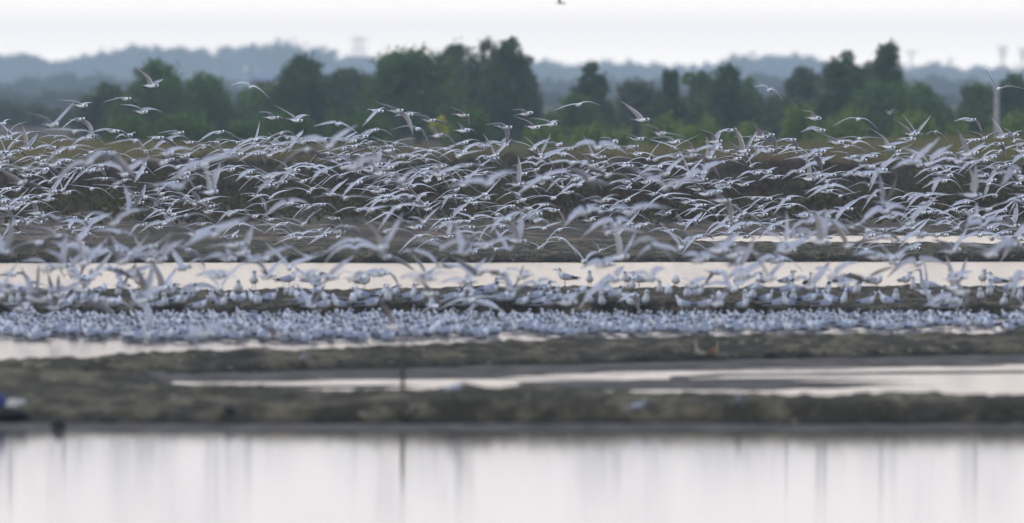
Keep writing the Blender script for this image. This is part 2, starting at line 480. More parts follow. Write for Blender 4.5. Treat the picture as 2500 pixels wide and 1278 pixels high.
def tree(u, half_u, top, d, m, label, shape='round', dens=1.0, group='low trees beyond the marsh', base_z=0.12, name='mangrove_tree', low=0.28):
    """u: photo column of the stem, half_u: half width, top: row of the top"""
    d *= 1.16
    x, y, zt = P(u, top, d)
    w = (1.10 if shape == 'round' else 1.06) * half_u * d / F
    h = zt - base_z
    root = bpy.data.objects.new(name, None); COL.objects.link(root); root.location = (x, y, base_z)
    tag(root, label, 'tree' if name.endswith('tree') else 'shrub', group)
    lobes = []
    nl = 16 if shape == 'wispy' else 13
    for i in range(nl):
        k = random.random()
        zz = h * (low + (0.92 - low) * k)
        spread = w * (1.0 - 0.75 * max(0, k - .35) ** 1.1) if shape != 'cone' else w * (1.05 - 0.95 * k)
        ax = random.uniform(-1, 1) * spread * .8; ay = random.uniform(-1, 1) * w * .5
        rr = w * random.uniform(.30, .50) if shape != 'wispy' else w * random.uniform(.22, .36)
        rz = rr * (random.uniform(.75, 1.1) if shape != 'wispy' else random.uniform(1.3, 2.2))
        lobes.append((ax, ay, min(zz, h - rz * 0.9), rr, rr, rz))
    lobes.append((random.uniform(-.15, .15) * w, 0, h - w * .22, w * .24, w * .24, w * .26))
    lobes.append((0, 0, h * .45, w * .85, w * .6, h * .34))
    # low skirt
    for i in range(8):
        lobes.append((random.uniform(-1, 1) * w, random.uniform(-.3, .3) * w, h * random.uniform(.16, .42), w * .42, w * .36, h * .2))
    n = int(10500 * dens * max(.5, min(2.4, w * h / 3.5)))
    V, Q = leaves(lobes, n, 0.075)
    link('crown', mesh('crown', V, Q, [m]), root)
    V, Fc = [], []
    tube(V, Fc, [(0, 0, -.05), (.03 * w, 0, h * .25), (-.02, 0.02, h * .5), (.02, 0, h * .8)], [.10 * w ** .5 + .02, .08 * w ** .5, .05, .02], 8)
    for i in range(6):
        an = random.uniform(0, 6.28); z0 = h * random.uniform(.2, .45); l = w * random.uniform(.4, .8)
        tube(V, Fc, [(0, 0, z0), (math.cos(an) * l * .5, math.sin(an) * l * .4, z0 + h * .15), (math.cos(an) * l, math.sin(an) * l * .6, z0 + h * .32)], [.045, .03, .01], 5)
    link('trunk', mesh('trunk', V, Fc, [M['bark']]), root)
    return root

A_, B_, C_, BR = M['leaf_a'], M['leaf_b'], M['leaf_c'], M['leaf_bright']
TREES = [
    (-160, 120, 215, 620, A_, 'broad green tree standing just outside the left edge of view', 'round'),
    (258, 62, 205, 640, C_, 'hazy low tree leaning on the left side of the pointed left clump', 'round'),
    (380, 92, 152, 600, A_, 'pointed dark green tree at the left, a tern flying across its top', 'cone'),
    (510, 78, 188, 612, A_, 'round topped green tree closing the left clump, right of the pointed one', 'round'),
    (645, 60, 205, 640, A_, 'low bushy tree in front of the blue roofed hut', 'round'),
    (745, 85, 138, 605, B_, 'leaning dark tree with a high point, right of the blue roofed hut', 'cone'),
    (850, 72, 168, 660, C_, 'pale grey green tree in the dip between two darker clumps', 'round'),
    (1020, 110, 126, 600, A_, 'wide dome shaped green tree just left of the tallest clump', 'round'),
    (1120, 62, 112, 640, C_, 'feathery grey green tree peeping over the wide dome tree', 'wispy'),
    (1190, 62, 98, 612, C_, 'tall feathery tree with ragged tips, highest group in the middle', 'wispy'),
    (1248, 52, 92, 606, B_, 'tallest tree of all, dark ragged tip reaching highest into the sky', 'wispy'),
    (1290, 34, 140, 625, C_, 'thin grey tree dropping away on the right of the tallest tree', 'wispy'),
    (1445, 46, 152, 590, B_, 'lone upright dark tree standing free in the middle gap', 'round'),
    (1400, 62, 235, 585, A_, 'low spreading tree at the left foot of the lone upright tree', 'round'),
    (1560, 58, 198, 640, C_, 'soft grey green tree right of the pale gap', 'round'),
    (1632, 34, 170, 598, B_, 'narrow dark column shaped tree beside the right middle clump', 'wispy'),
    (1705, 50, 175, 606, A_, 'green tree next to the narrow dark column tree', 'round'),
    (1775, 56, 160, 600, B_, 'dark tree with a single small point in the right middle clump', 'cone'),
    (1825, 42, 188, 615, A_, 'green tree sloping down at the right end of the middle clump', 'round'),
    (1890, 46, 235, 640, C_, 'small dull tree under a flying tern between the right clumps', 'round'),
    (1965, 56, 165, 630, C_, 'grey green rounded tree on the left shoulder of the right clump', 'round'),
    (2060, 60, 122, 606, B_, 'tall dark tree with twin tips in the right clump', 'wispy'),
    (2120, 48, 150, 620, C_, 'greyish tree filling the notch between the two right peaks', 'wispy'),
    (2165, 54, 108, 602, B_, 'highest tree of the right clump with a steep right side', 'cone'),
    (2150, 90, 205, 580, A_, 'broad bushy tree in front of the right clump', 'round'),
    (2262, 66, 205, 586, A_, 'rounded bushy tree sloping to the right end of the right clump', 'round'),
    (2390, 52, 208, 600, A_, 'green tree behind the pale concrete post', 'round'),
    (2490, 62, 176, 605, B_, 'dark tree cut by the right edge of view', 'round'),
    (2640, 90, 190, 610, A_, 'broad tree standing just outside the right edge of view', 'round'),
]
for (u, hu, top, d, m, lab, shp) in TREES:
    tree(u, hu, top, d, m, lab, shp)

# bushes in front of the trees
def shrub(u, half_u, top, d, m, label, group, base_z=0.10, dens=1.0, leaf=.05):
    x, y, zt = P(u, top, d)
    w = half_u * d / F; h = max(zt - base_z, .25)
    lobes = [(random.uniform(-.7, .7) * w, random.uniform(-.4, .4) * w, h * random.uniform(.25, .62), w * random.uniform(.28, .42),
              w * .35, h * random.uniform(.25, .38)) for _ in range(9)]
    lobes.append((0, 0, h * .45, w * .6, w * .45, h * .42))
    V, Q = leaves(lobes, int(2600 * dens * max(.5, min(2.2, w * h))), leaf)
    root = bpy.data.objects.new('shrub', None); COL.objects.link(root); root.location = (x, y, base_z)
    tag(root, label, 'shrub', group)
    link('foliage', mesh('foliage', V, Q, [m]), root)
    V, Fc = [], []
    for i in range(5):
        a = random.uniform(0, 6.28)
        tube(V, Fc, [(0, 0, -.05), (math.cos(a) * w * .25, math.sin(a) * w * .2, h * .35), (math.cos(a) * w * .5, math.sin(a) * w * .3, h * .7)], [.02, .014, .005], 4)
    link('stems', mesh('stems', V, Fc, [M['bark']]), root)
    return root

G1 = 'bright green bushes along the foot of the trees'
for (u, hu, top, d, lab) in [
    (300, 70, 268, 560, 'dull green bush below the hazy left tree'),
    (450, 80, 262, 565, 'green bush spread between the two left trees'),
    (590, 60, 285, 560, 'small green bush right of the left clump'),
    (700, 75, 262, 565, 'green bush at the foot of the leaning dark tree'),
    (880, 90, 255, 565, 'green bush below the pale grey green tree'),
    (1150, 90, 262, 560, 'green bush under the tallest clump'),
    (1330, 55, 290, 550, 'small bush just left of the lone upright tree'),
    (1440, 62, 292, 545, 'bright bush below the lone upright tree'),
    (1510, 45, 305, 540, 'little bright bush in the pale gap'),
    (1620, 66, 268, 545, 'bright green bush under the narrow dark tree'),
    (1720, 72, 282, 540, 'wide bright bush below the right middle clump'),
    (1830, 60, 290, 545, 'bright bush at the right end of the middle clump'),
    (1960, 58, 236, 560, 'bright green bush on the left of the right clump'),
    (2060, 70, 262, 555, 'green bush below the twin tipped tree'),
    (2230, 70, 262, 550, 'bright bush low under the rounded bushy tree'),
    (2330, 40, 290, 560, 'small dim bush left of the concrete post'),
    (2460, 60, 262, 565, 'green bush right of the concrete post')]:
    shrub(u, hu, top, d, BR if u > 1300 else A_, lab, G1)
shrub(1072, 26, 280, 556, M['leaf_yellow'], 'small glowing yellow green bush in front of the dark trees', G1, base_z=.95)

# dark saltmarsh scrub, bush by bush
G2 = 'dark scrub bushes on the marsh'
SCRUB = [(60, 70, 455, 372, 1, 'dark green bush low at the far left of the marsh'),
         (180, 90, 385, 440, 0, 'wide brown bush left of the marsh centre, far row'),
         (330, 70, 430, 395, 0, 'brown bush left of the bare mud patch'),
         (480, 110, 372, 450, 0, 'broad dark brown bush under the round topped left tree'),
         (590, 60, 470, 362, 1, 'small dark green bush left of the deep green one'),
         (735, 62, 485, 342, 1, 'deep green round bush standing alone on the mud'),
         (640, 100, 385, 440, 0, 'brown scrub mound behind the deep green round bush'),
         (850, 110, 378, 448, 0, 'long brown mound below the pale grey green tree'),
         (985, 50, 530, 322, 1, 'small nearly black bush nearest the sharp mud bank'),
         (1060, 90, 395, 430, 0, 'brown mound below the wide dome tree'),
         (1230, 110, 372, 455, 0, 'big brown mound below the tallest tree'),
         (1380, 90, 392, 435, 0, 'brown mound below the lone upright tree'),
         (1350, 60, 455, 372, 1, 'dark green tuft below the middle brown mounds'),
         (1560, 110, 380, 446, 0, 'wide mound under the pale gap and its neighbour'),
         (1640, 60, 470, 352, 1, 'deep green bush in the right middle of the marsh'),
         (1760, 80, 400, 425, 0, 'brown bush below the right middle clump'),
         (1880, 70, 482, 340, 1, 'dark green bush beside the narrow right pond'),
         (1960, 110, 385, 440, 0, 'wide brown mound under the grey green rounded tree'),
         (2120, 90, 395, 430, 0, 'brown mound below the highest right tree'),
         (2210, 60, 452, 372, 1, 'dark green bush low in the right of the marsh'),
         (2330, 110, 388, 436, 0, 'brown mound left of the concrete post foot'),
         (2450, 90, 440, 380, 1, 'large dark green bush near the right edge of view')]
for (u, hu, top, d, g, lab) in SCRUB:
    shrub(u, hu, top, d, M['leaf_scrub_green'] if g else M['leaf_scrub'], lab, G2, base_z=.12, dens=1.3, leaf=.035)

def ground_cover():
  # low scrub nobody could count
  for mname, oname, n, off in (('leaf_scrub', 'saltmarsh_scrub', 150000, 7.0), ('leaf_olive', 'saltmarsh_herbs', 110000, 31.0)):
    D = RNG.uniform(312, 520, n); u = RNG.uniform(-900, 3400, n)
    X = (u - 1250) * D / F
    k = fbm(X * .45 + off, D * .06, 4) * 1.25
    thr = np.interp(D, [312, 350, 400, 520], [.10, .0, -.14, -.5])
    sel = k > thr
    X, D, k = X[sel], D[sel], k[sel]; n = len(X)
    hgt = np.clip(.10 + 1.1 * (k - np.interp(D, [312, 350, 400, 520], [.10, .0, -.14, -.5])), .05, .45)
    Z = .10 + hgt * RNG.uniform(0, 1, n) ** .7
    s = RNG.uniform(.018, .06, n)
    a = RNG.normal(size=(n, 3)); a[:, 2] += .8; a /= np.linalg.norm(a, axis=1)[:, None]
    b = RNG.normal(size=(n, 3)); b -= (a * b).sum(1)[:, None] * a; b /= np.linalg.norm(b, axis=1)[:, None]
    c = np.stack([X, D, Z], 1)
    V = np.empty((n, 3, 3)); V[:, 0] = c - b * s[:, None]; V[:, 1] = c + b * s[:, None]; V[:, 2] = c + a * (s * 2.6)[:, None]
    tag(link(oname, mesh(oname, V.reshape(-1, 3), np.arange(n * 3).reshape(-1, 3), [M[mname]])),
        'low scrub and herbs covering the marsh', kind='stuff')
  if True:
    # tall olive grass in front of the trees
    n = 90000
    D = RNG.uniform(455, 570, n); u = RNG.uniform(-1200, 3700, n)
    X = (u - 1250) * D / F
    top = 0.72 + .22 * fbm(X * .25, D * .05, 3)
    top = top + np.interp(u, [-1200, 0, 500, 1000, 1500, 2000, 2500, 3700], [.15, .12, -.05, -.2, -.1, .1, .15, .15])
    h = top * RNG.uniform(.7, 1.15, n)
    lean = RNG.normal(0, .12, (n, 2)); w = RNG.uniform(.008, .022, n)
    V = np.empty((n, 3, 3))
    V[:, 0] = np.stack([X - w, D, np.full(n, .1)], 1); V[:, 1] = np.stack([X + w, D, np.full(n, .1)], 1)
    V[:, 2] = np.stack([X + lean[:, 0], D + lean[:, 1], .1 + h], 1)
    tag(link('marsh_grass', mesh('marsh_grass', V.reshape(-1, 3), np.arange(n * 3).reshape(-1, 3), [M['grass']])),
        'tall olive brown grass in front of the trees', kind='stuff')
ground_cover()

def far_wood(name, d, table, jit, label, size, seed, u0=-6000, u1=8500, step=26, n_each=150):
    lobes = []
    rr = random.Random(seed)
    u = u0
    while u < u1:
        top = float(ip(u, table)) + rr.uniform(-jit, jit)
        dd = d * rr.uniform(.97, 1.05)
        x, y, zt = P(u, top, dd)
        w = rr.uniform(22, 42) * dd / F
        h = zt
        if h < .35:
            u += step; continue
        lobes.append((x, y, h - w * .7, w * .8, w, w * .75))
        lobes.append((x + rr.uniform(-.4, .4) * w, y, h * .5, w * 1.2, w, h * .42))
        lobes.append((x, y, h * .22, w * 1.3, w, h * .25))
        u += step * rr.uniform(.6, 1.4)
    V, Q = leaves(lobes, n_each * len(lobes), size)
    tag(link(name, mesh(name, V, Q, [M['far_leaf']])), label, kind='stuff')
far_wood('distant_wood', 6000, [(-6000, 130), (0, 138), (60, 134), (140, 152), (200, 142), (260, 130), (320, 108), (370, 117), (450, 121), (520, 128), (580, 114),
         (640, 120), (690, 104), (720, 118), (780, 124), (830, 138), (880, 142), (940, 145), (1150, 150), (1310, 156), (1400, 160), (1540, 152), (1600, 160),
         (1680, 168), (1740, 162), (1800, 138), (1870, 140), (1930, 132), (1980, 146), (2080, 165), (2220, 170), (2300, 154), (2350, 176), (2400, 158),
         (2440, 170), (2500, 174), (8500, 160)], 5, 'far wood fading blue in the haze along the horizon', 1.1, 3, step=22, n_each=130)
far_wood('hazy_wood', 2900, [(-6000, 190), (0, 205), (150, 190), (300, 195), (600, 205), (1000, 190), (1350, 200), (1500, 208), (1900, 190), (2300, 196), (2500, 210), (8500, 195)],
         10, 'nearer belt of hazy trees behind the marsh trees', .55, 5, step=26, n_each=150)

far_wood('hazy_bushes', 1900, [(-6000, 232), (0, 232), (300, 228), (600, 225), (1000, 230), (1400, 236), (1900, 230), (2300, 236), (8500, 230)],
         12, 'belt of low hazy bushes behind the marsh trees', .22, 9, step=24, n_each=170)
far_wood('low_hazy_bushes', 1000, [(-6000, 258), (0, 258), (230, 262), (330, 285), (600, 275), (1000, 280), (1270, 285), (1310, 318), (1540, 318), (1600, 285), (1900, 280), (2300, 284), (8500, 278)],
         12, 'low bushes in the gaps between the marsh trees', .13, 10, step=24, n_each=170)

# ------------------------------------------------------------------ posts, pylons, hut
def stick(name, label, cat, mat_, pts, rads, loc, k=8, group=None):
    V, Fc = [], []
    tube(V, Fc, pts, rads, k)
    o = link(name, mesh(name, V, Fc, [mat_]), loc=loc)
    return tag(o, label, cat, group)
x, y, z = P(2433, 312, 560)
stick('concrete_post', 'pale concrete post standing upright in front of the trees at right', 'post', M['concrete'],
      [(0, 0, -1.0), (0, 0, .6), (0.01, 0, 1.35)], [.095, .085, .08], (x, y, z))
x, y, _ = P(982, 1015, 137.8)
stick('wooden_stake', 'dark weathered stake standing on the near mud bank', 'stake', M['wood'],
      [(0, 0, 0), (.004, 0, .25), (0, 0, .42), (.006, 0, .54)], [.016, .015, .014, .010], (x, y, .02))

def box(V, Fc, x0, x1, y0, y1, z0, z1):
    b = len(V)
    V += [(x0, y0, z0), (x1, y0, z0), (x1, y1, z0), (x0, y1, z0), (x0, y0, z1), (x1, y0, z1), (x1, y1, z1), (x0, y1, z1)]
    Fc += [(b, b + 3, b + 2, b + 1), (b + 4, b + 5, b + 6, b + 7), (b, b + 1, b + 5, b + 4), (b + 1, b + 2, b + 6, b + 5), (b + 2, b + 3, b + 7, b + 6), (b + 3, b, b + 4, b + 7)]

def pylon(u, top, d, arms, label):
    x, y, zt = P(u, top, d)
    root = bpy.data.objects.new('power_pole', None); COL.objects.link(root); root.location = (x, y, 0)
    tag(root, label, 'power pole', 'faint power poles above the far wood')
    V, Fc = [], []
    tube(V, Fc, [(0, 0, 0), (0, 0, zt)], [.13, .10], 8)
    link('pole', mesh('pole', V, Fc, [M['steel']]), root)
    for (zz, w) in arms:
        V, Fc = [], []
        box(V, Fc, -w, w, -.07, .07, zt - zz - .07, zt - zz + .07)
        link('crossarm', mesh('crossarm', V, Fc, [M['steel']]), root)
        for sx in (-.9, .9):
            V, Fc = [], []
            tube(V, Fc, [(sx * w, 0, zt - zz + .12), (sx * w, 0, zt - zz + .6)], [.09, .06], 5)
            link('insulator', mesh('insulator', V, Fc, [M['concrete']]), root)
pylon(2225, 124, 2600, [(.4, .75)], 'faint power pole left of the right hand tree line gap')
pylon(2448, 114, 2300, [(.4, .5), (1.2, .4)], 'faint power pole above the pale concrete post')
pylon(2498, 118, 2350, [(.4, .5), (1.2, .4)], 'faint power pole cut by the right edge')
pylon(1795, 132, 3200, [(.3, .5)], 'very faint pole on the left end of the right far hill wood')

def tower():
    d = 3600
    x, y, zt = P(876, 90, d)
    root = bpy.data.objects.new('lattice_tower', None); COL.objects.link(root); root.location = (x, y, 0)
    tag(root, 'faint lattice tower with a square head above the far wood', 'tower')
    w = 1.1
    for sx in (-1, 1):
        for sy in (-1, 1):
            V, Fc = [], []
            tube(V, Fc, [(sx * w * 1.2, sy * w, 0), (sx * w * .5, sy * w * .5, zt)], [.10, .07], 4)
            link('leg', mesh('leg', V, Fc, [M['steel']]), root)
    for i in range(8):
        za = zt * i / 8; zb = zt * (i + 1) / 8; q = 1.2 - .7 * i / 8; q2 = 1.2 - .7 * (i + 1) / 8
        for sy in (-1, 1):
            for sx in (-1, 1):
                V, Fc = [], []
                tube(V, Fc, [(-sx * w * q, sy * w * .7, za), (sx * w * q2, sy * w * .7, zb)], [.05, .05], 4)
                link('brace', mesh('brace', V, Fc, [M['steel']]), root)
    for zz in (zt - 2.6, zt - .8):
        V, Fc = [], []
        box(V, Fc, -1.75, 1.75, -.3, .3, zz - .07, zz + .07)
        for sx in (-1.6, -.8, 0, .8, 1.6):
            box(V, Fc, sx - .08, sx + .08, -.08, .08, zz + .14, zz + .60)
        link('platform', mesh('platform', V, Fc, [M['steel']]), root)
tower()

def hut():
    d = 1500
    x, y, zt = P(652, 183, d)
    root = bpy.data.objects.new('hut', None); COL.objects.link(root); root.location = (x, y, 0)
    tag(root, 'distant grey hut with a faded blue roof among hazy trees', 'hut')
    V, Fc = [], []
    box(V, Fc, -1.3, 1.3, -1.2, 1.2, 0, zt - .35)
    link('wall', mesh('wall', V, Fc, [M['wall']]), root)
    V = [(-1.5, -1.5, zt - .42), (1.5, -1.5, zt - .42), (1.5, 0, zt), (-1.5, 0, zt), (-1.5, 1.5, zt - .42), (1.5, 1.5, zt - .42),
         (-1.5, -1.5, zt - .5), (1.5, -1.5, zt - .5), (1.5, 1.5, zt - .5), (-1.5, 1.5, zt - .5)]
    Fc = [(0, 1, 2, 3), (3, 2, 5, 4), (6, 9, 8, 7), (0, 6, 7, 1), (4, 5, 8, 9), (0, 3, 4, 9, 6), (1, 7, 8, 5, 2)]
    link('roof', mesh('roof', V, Fc, [M['blue_roof']]), root)
    V, Fc = [], []
    box(V, Fc, -.3, .3, -1.24, -1.203, 1.0, 1.7)
    link('window', mesh('window', V, Fc, [M['black']]), root)
    x, y, zt = P(612, 160, d)
    stick('mast', 'thin pale mast beside the blue roofed hut', 'mast', M['concrete'], [(0, 0, 0), (0, 0, zt)], [.12, .08], (x, y, 0))
hut()

# ------------------------------------------------------------------ birds
def nrm(v):
    return v / (np.linalg.norm(v) + 1e-9)

def ring_body(V, Fc, MI, st, f, r, u, K=8, cap=None):
    """st: list of (along f, up, half width, half height)"""
    base = len(V)
    for (a, b, w, h) in st:
        for j in range(K):
            an = 2 * math.pi * (j + .5) / K
            V.append(f * a + u * (b + math.sin(an) * h) + r * math.cos(an) * w)
    for i in range(len(st) - 1):
        for j in range(K):
            Fc.append((base + i * K + j, base + (i + 1) * K + j, base + (i + 1) * K + (j + 1) % K, base + i * K + (j + 1) % K))
            MI.append(cap(i, j))
    Fc.append(tuple(base + j for j in range(K))); MI.append(4)
    Fc.append(tuple(base + (len(st) - 1) * K + j for j in range(K))[::-1]); MI.append(1)

def flying_bird(yaw, tipL, tipR, pitch=0.0, twist=0.25, archL=.2, archR=.2, roll=0.0, tailfan=1.0):
    """yaw: heading, 0 = towards the camera, positive = to the right. tips: world offsets"""
    f = np.array([math.sin(yaw) * math.cos(pitch), -math.cos(yaw) * math.cos(pitch), math.sin(pitch)])
    r = nrm(np.array([math.cos(yaw), math.sin(yaw), 0.0]))      # towards the image right
    r = nrm(r + np.array([0, 0, math.tan(roll)]))
    u = nrm(np.cross(r, f)); 
    if u[2] < 0: u = -u
    V, Fc, MI = [], [], []
    st = [(.150, -.006, .0012, .0016), (.118, -.001, .0045, .005), (.112, 0.0, .011, .012), (.098, .002, .0190, .0195), (.080, .002, .0200, .0205),
          (.060, -.001, .0185, .018), (.030, -.004, .028, .026), (0, -.006, .032, .030), (-.035, -.003, .027, .024), (-.075, 0, .016, .013),
          (-.105, .003, .020 * tailfan, .005), (-.150, .005, .034 * tailfan, .0022)]
    def cap(i, j):
        up = j in (1, 2)
        if i < 2: return 4
        if i == 2: return 0
        if i == 3: return 4 if j in (0, 3) else 0
        if i == 4: return 4 if j in (0, 1, 2, 3) else 0
        if i == 5: return 0
        if i >= 9: return 1 if j < 4 else 0
        return 1 if up and i >= 6 else 0
    ring_body(V, Fc, MI, st, f, r, u, 8, cap)
    # dark feet tucked under the vent
    b = len(V)
    for q in ((-.055, -.024, -.007), (-.055, -.024, .007), (-.095, -.016, .005), (-.095, -.016, -.005), (-.075, -.036, 0)):
        V.append(f * q[0] + u * q[1] + r * q[2])
    for t in ((0, 1, 4), (1, 2, 4), (2, 3, 4), (3, 0, 4), (0, 3, 2, 1)):
        Fc.append(tuple(b + k for k in t)); MI.append(4)
    N = 11
    for side, tip, arch in ((-1, tipL, archL), (1, tipR, archR)):
        Spt = f * .032 + u * .010 + r * side * .018
        T = np.array(tip, float)
        span = T - Spt; L = np.linalg.norm(span)
        perp = u - nrm(span) * np.dot(u, nrm(span)); perp = nrm(perp)
        C1 = Spt + span * .26 + perp * arch * L * 1.3 + f * .055 * L / .34
        C2 = Spt + span * .60 + perp * arch * L * .65 + f * .045 * L / .34
        b = len(V)
        for k in range(N):
            t = k / (N - 1)
            le = (1 - t) ** 3 * Spt + 3 * (1 - t) ** 2 * t * C1 + 3 * (1 - t) * t * t * C2 + t ** 3 * T
            chord = np.interp(t, [0, .12, .35, .55, .8, .93, 1], [.072, .080, .078, .070, .042, .020, .004])
            if k % 2 and k > 2: chord *= .94
            tw = twist * (1 - .5 * t)
            cd = nrm(-f * math.cos(tw) - u * math.sin(tw) + nrm(span) * .25 * t)
            th = np.interp(t, [0, .3, 1], [.0075, .0055, .0012])
            nn = nrm(np.cross(cd, nrm(span))) * side
            if np.dot(nn, u) < 0: nn = -nn
            V += [le + nn * 0, le + cd * chord * .12 + nn * th, le + cd * chord * .5 + nn * th * .9, le + cd * chord + nn * 0.0005,
                  le + cd * chord * .97 - nn * .001, le + cd * chord * .5 + nn * th * .15, le + cd * chord * .12 - nn * th * .45]
        c = 7
        for k in range(N - 1):
            for j in range(c):
                j2 = (j + 1) % c
                q = (b + k * c + j, b + k * c + j2, b + (k + 1) * c + j2, b + (k + 1) * c + j)
                Fc.append(q if side < 0 else q[::-1])
                if j == 0 or j == 6: MI.append(0)
                elif j in (1,): MI.append(1)
                elif j == 2: MI.append(3 if k >= 7 else 1)
                elif j == 3: MI.append(3 if k >= 5 else 2)
                else: MI.append(3 if (k >= 8 and j == 4) else 2)
        Fc.append(tuple(b + j for j in range(c))); MI.append(1)
        Fc.append(tuple(b + (N - 1) * c + j for j in range(c))); MI.append(3)
    return np.array(V), Fc, MI

def bird_from_px(hx, hy, lx, ly, rx, ry, d0, yaw, dmin=158):
    Lw = .36
    ml = max(math.hypot(lx - hx, ly - hy), math.hypot(rx - hx, ry - hy))
    d = min(d0, Lw * F / max(ml, 1))
    d = max(d, dmin)
    if hy > YH:
        d = min(d, (CAMH - .22) * F / (hy - YH), (CAMH - .02) * F / (max(hy, ly, ry) - YH) if max(ly, ry) > YH + 10 else 1e9)
    c = np.array(P(hx, hy, d))
    tips = []
    for side, (tx, ty) in ((-1, (lx, ly)), (1, (rx, ry))):
        dx = (tx - hx) * d / F; dz = -(ty - hy) * d / F
        q = math.hypot(dx, dz)
        if q > Lw: dx *= Lw / q; dz *= Lw / q; q = Lw
        # true length varies a little with how far the wing is folded
        Lt = max(q, Lw * (0.80 if q < .2 else .93))
        D = math.sqrt(max(0, Lt * Lt - q * q))
        sgn = math.copysign(1, math.sin(yaw)) * side
        tips.append(np.array([dx, sgn * D, dz]))
    return c, tips, d

BIRDS = []      # (photo x, photo y, distance, centre, geometry, pose, fixed)
def pose_word(tips, q):
    a = math.atan2(tips[0][2], abs(tips[0][0]) + .05); b = math.atan2(tips[1][2], abs(tips[1][0]) + .05)
    if a > .55 and b > .55: return 'wings raised'
    if a > .5: return 'left wing up'
    if b > .5: return 'right wing up'
    if a < -.45 and b < -.45: return 'wings pressed down'
    if a < -.5: return 'left wing drooping'
    if b < -.5: return 'right wing drooping'
    if a < -.12 and b < -.12: return 'wings arched down'
    if a > .15 and b > .15: return 'wings half raised'
    return 'wings level'

def add_px(hx, hy, lx, ly, rx, ry, d0, yaw, fixed=True):
    c, tips, d = bird_from_px(hx, hy, lx, ly, rx, ry, d0, yaw)
    up = [math.atan2(t[2], math.hypot(t[0], t[1])) for t in tips]
    arch = [float(np.clip(.11 + random.uniform(-.08, .09) - .10 * max(0, a), .01, .22)) for a in up]
    g = flying_bird(yaw, tips[0], tips[1], pitch=random.uniform(-.12, .12), twist=random.uniform(-.45, .45) if d > 200 else (random.uniform(.1, 1.0) if math.cos(yaw) < 0 or random.random() < .25 else random.uniform(-.95, -.1)), archL=arch[0], archR=arch[1],
                    roll=0.35 * (up[1] - up[0]) / 2, tailfan=random.uniform(.7, 1.5))
    BIRDS.append((hx, hy, d, c, g, pose_word(tips, 0), fixed))

def crop(ox, oy, s, rows):
    for row in rows:
        hx, hy, lx, ly, rx, ry = row[:6]
        k = row[6] if len(row) > 6 else 0
        yaw = math.radians(row[7]) if len(row) > 7 else math.radians(random.uniform(12, 50))
        d0 = {0: random.uniform(236, 278), 1: random.uniform(196, 214), 1.5: random.uniform(180, 196), 2: random.uniform(164, 182), 2.3: random.uniform(150, 165), 3: 420}[k]
        add_px(ox + hx / s, oy + hy / s, ox + lx / s, oy + ly / s, ox + rx / s, oy + ry / s, d0, yaw)

crop(0, 140, 3.76, [
    (1385, 262, 1218, 80, 1495, 200, 0, 75), (745, 445, 520, 392, 845, 415, 0, 60), (1150, 380, 940, 415, 1265, 435, 0, 55), (1300, 502, 1110, 435, 1500, 512, 0, 50),
    (2305, 275, 2115, 258, 2480, 385, 0, 10), (720, 572, 560, 665, 865, 770, 0, 55), (515, 735, 360, 745, 720, 820, 0, 8), (688, 685, 390, 668, 960, 800, 0, 12),
    (150, 775, 0, 770, 265, 870, 0, 15), (88, 690, 0, 610, 255, 592, 0, -8), (60, 740, -60, 790, 210, 685, 0, 50), (20, 612, -60, 650, 100, 578, 0, 30),
    (1030, 675, 800, 705, 1215, 800, 0, 60), (1165, 715, 1060, 745, 1245, 685, 0, 50), (1245, 768, 960, 805, 1390, 960, 0, 10), (1440, 738, 1250, 860, 1640, 830, 0, 60),
    (1630, 697, 1450, 700, 1720, 810, 0, 65), (2000, 690, 1785, 800, 2200, 760, 0, 55), (1998, 785, 1810, 815, 2175, 785, 0, -10), (480, 620, 260, 510, 690, 400, 1, 40),
    (470, 832, 270, 860, 540, 900), (640, 835, 390, 1000, 900, 850), (1003, 890, 840, 950, 1270, 1135), (1535, 885, 1400, 820, 1850, 880), (1690, 910, 1560, 890, 1780, 870),
    (1745, 945, 1600, 945, 1900, 985), (1555, 942, 1390, 910, 1680, 990), (1490, 970, 1150, 935, 1620, 1000), (1620, 1012, 1410, 1050, 1800, 995), (2050, 857, 1900, 900, 2150, 890),
    (2185, 890, 1980, 960, 2400, 780), (770, 908, 660, 930, 900, 960), (600, 947, 420, 1050, 780, 1040), (370, 985, 170, 1025, 560, 1080), (398, 1030, 150, 1060, 540, 1080),
    (1000, 990, 820, 1060, 1200, 1120), (240, 1085, 100, 1010, 480, 1160), (1140, 1132, 960, 1230, 1290, 1160), (1825, 1198, 1690, 1290, 1990, 1260), (1450, 1212, 1270, 1150, 1600, 1260),
    (330, 925, 110, 985, 480, 960), (2335, 892, 2180, 960, 2440, 990), (800, 975, 480, 1170, 960, 850, 1.5, 30), (1850, 990, 1560, 1160, 2200, 900, 1.5, 35),
    (1640, 1190, 1280, 1200, 1860, 1050, 1.5, 150), (190, 1150, -60, 1000, 420, 1240, 1.5, 40)])
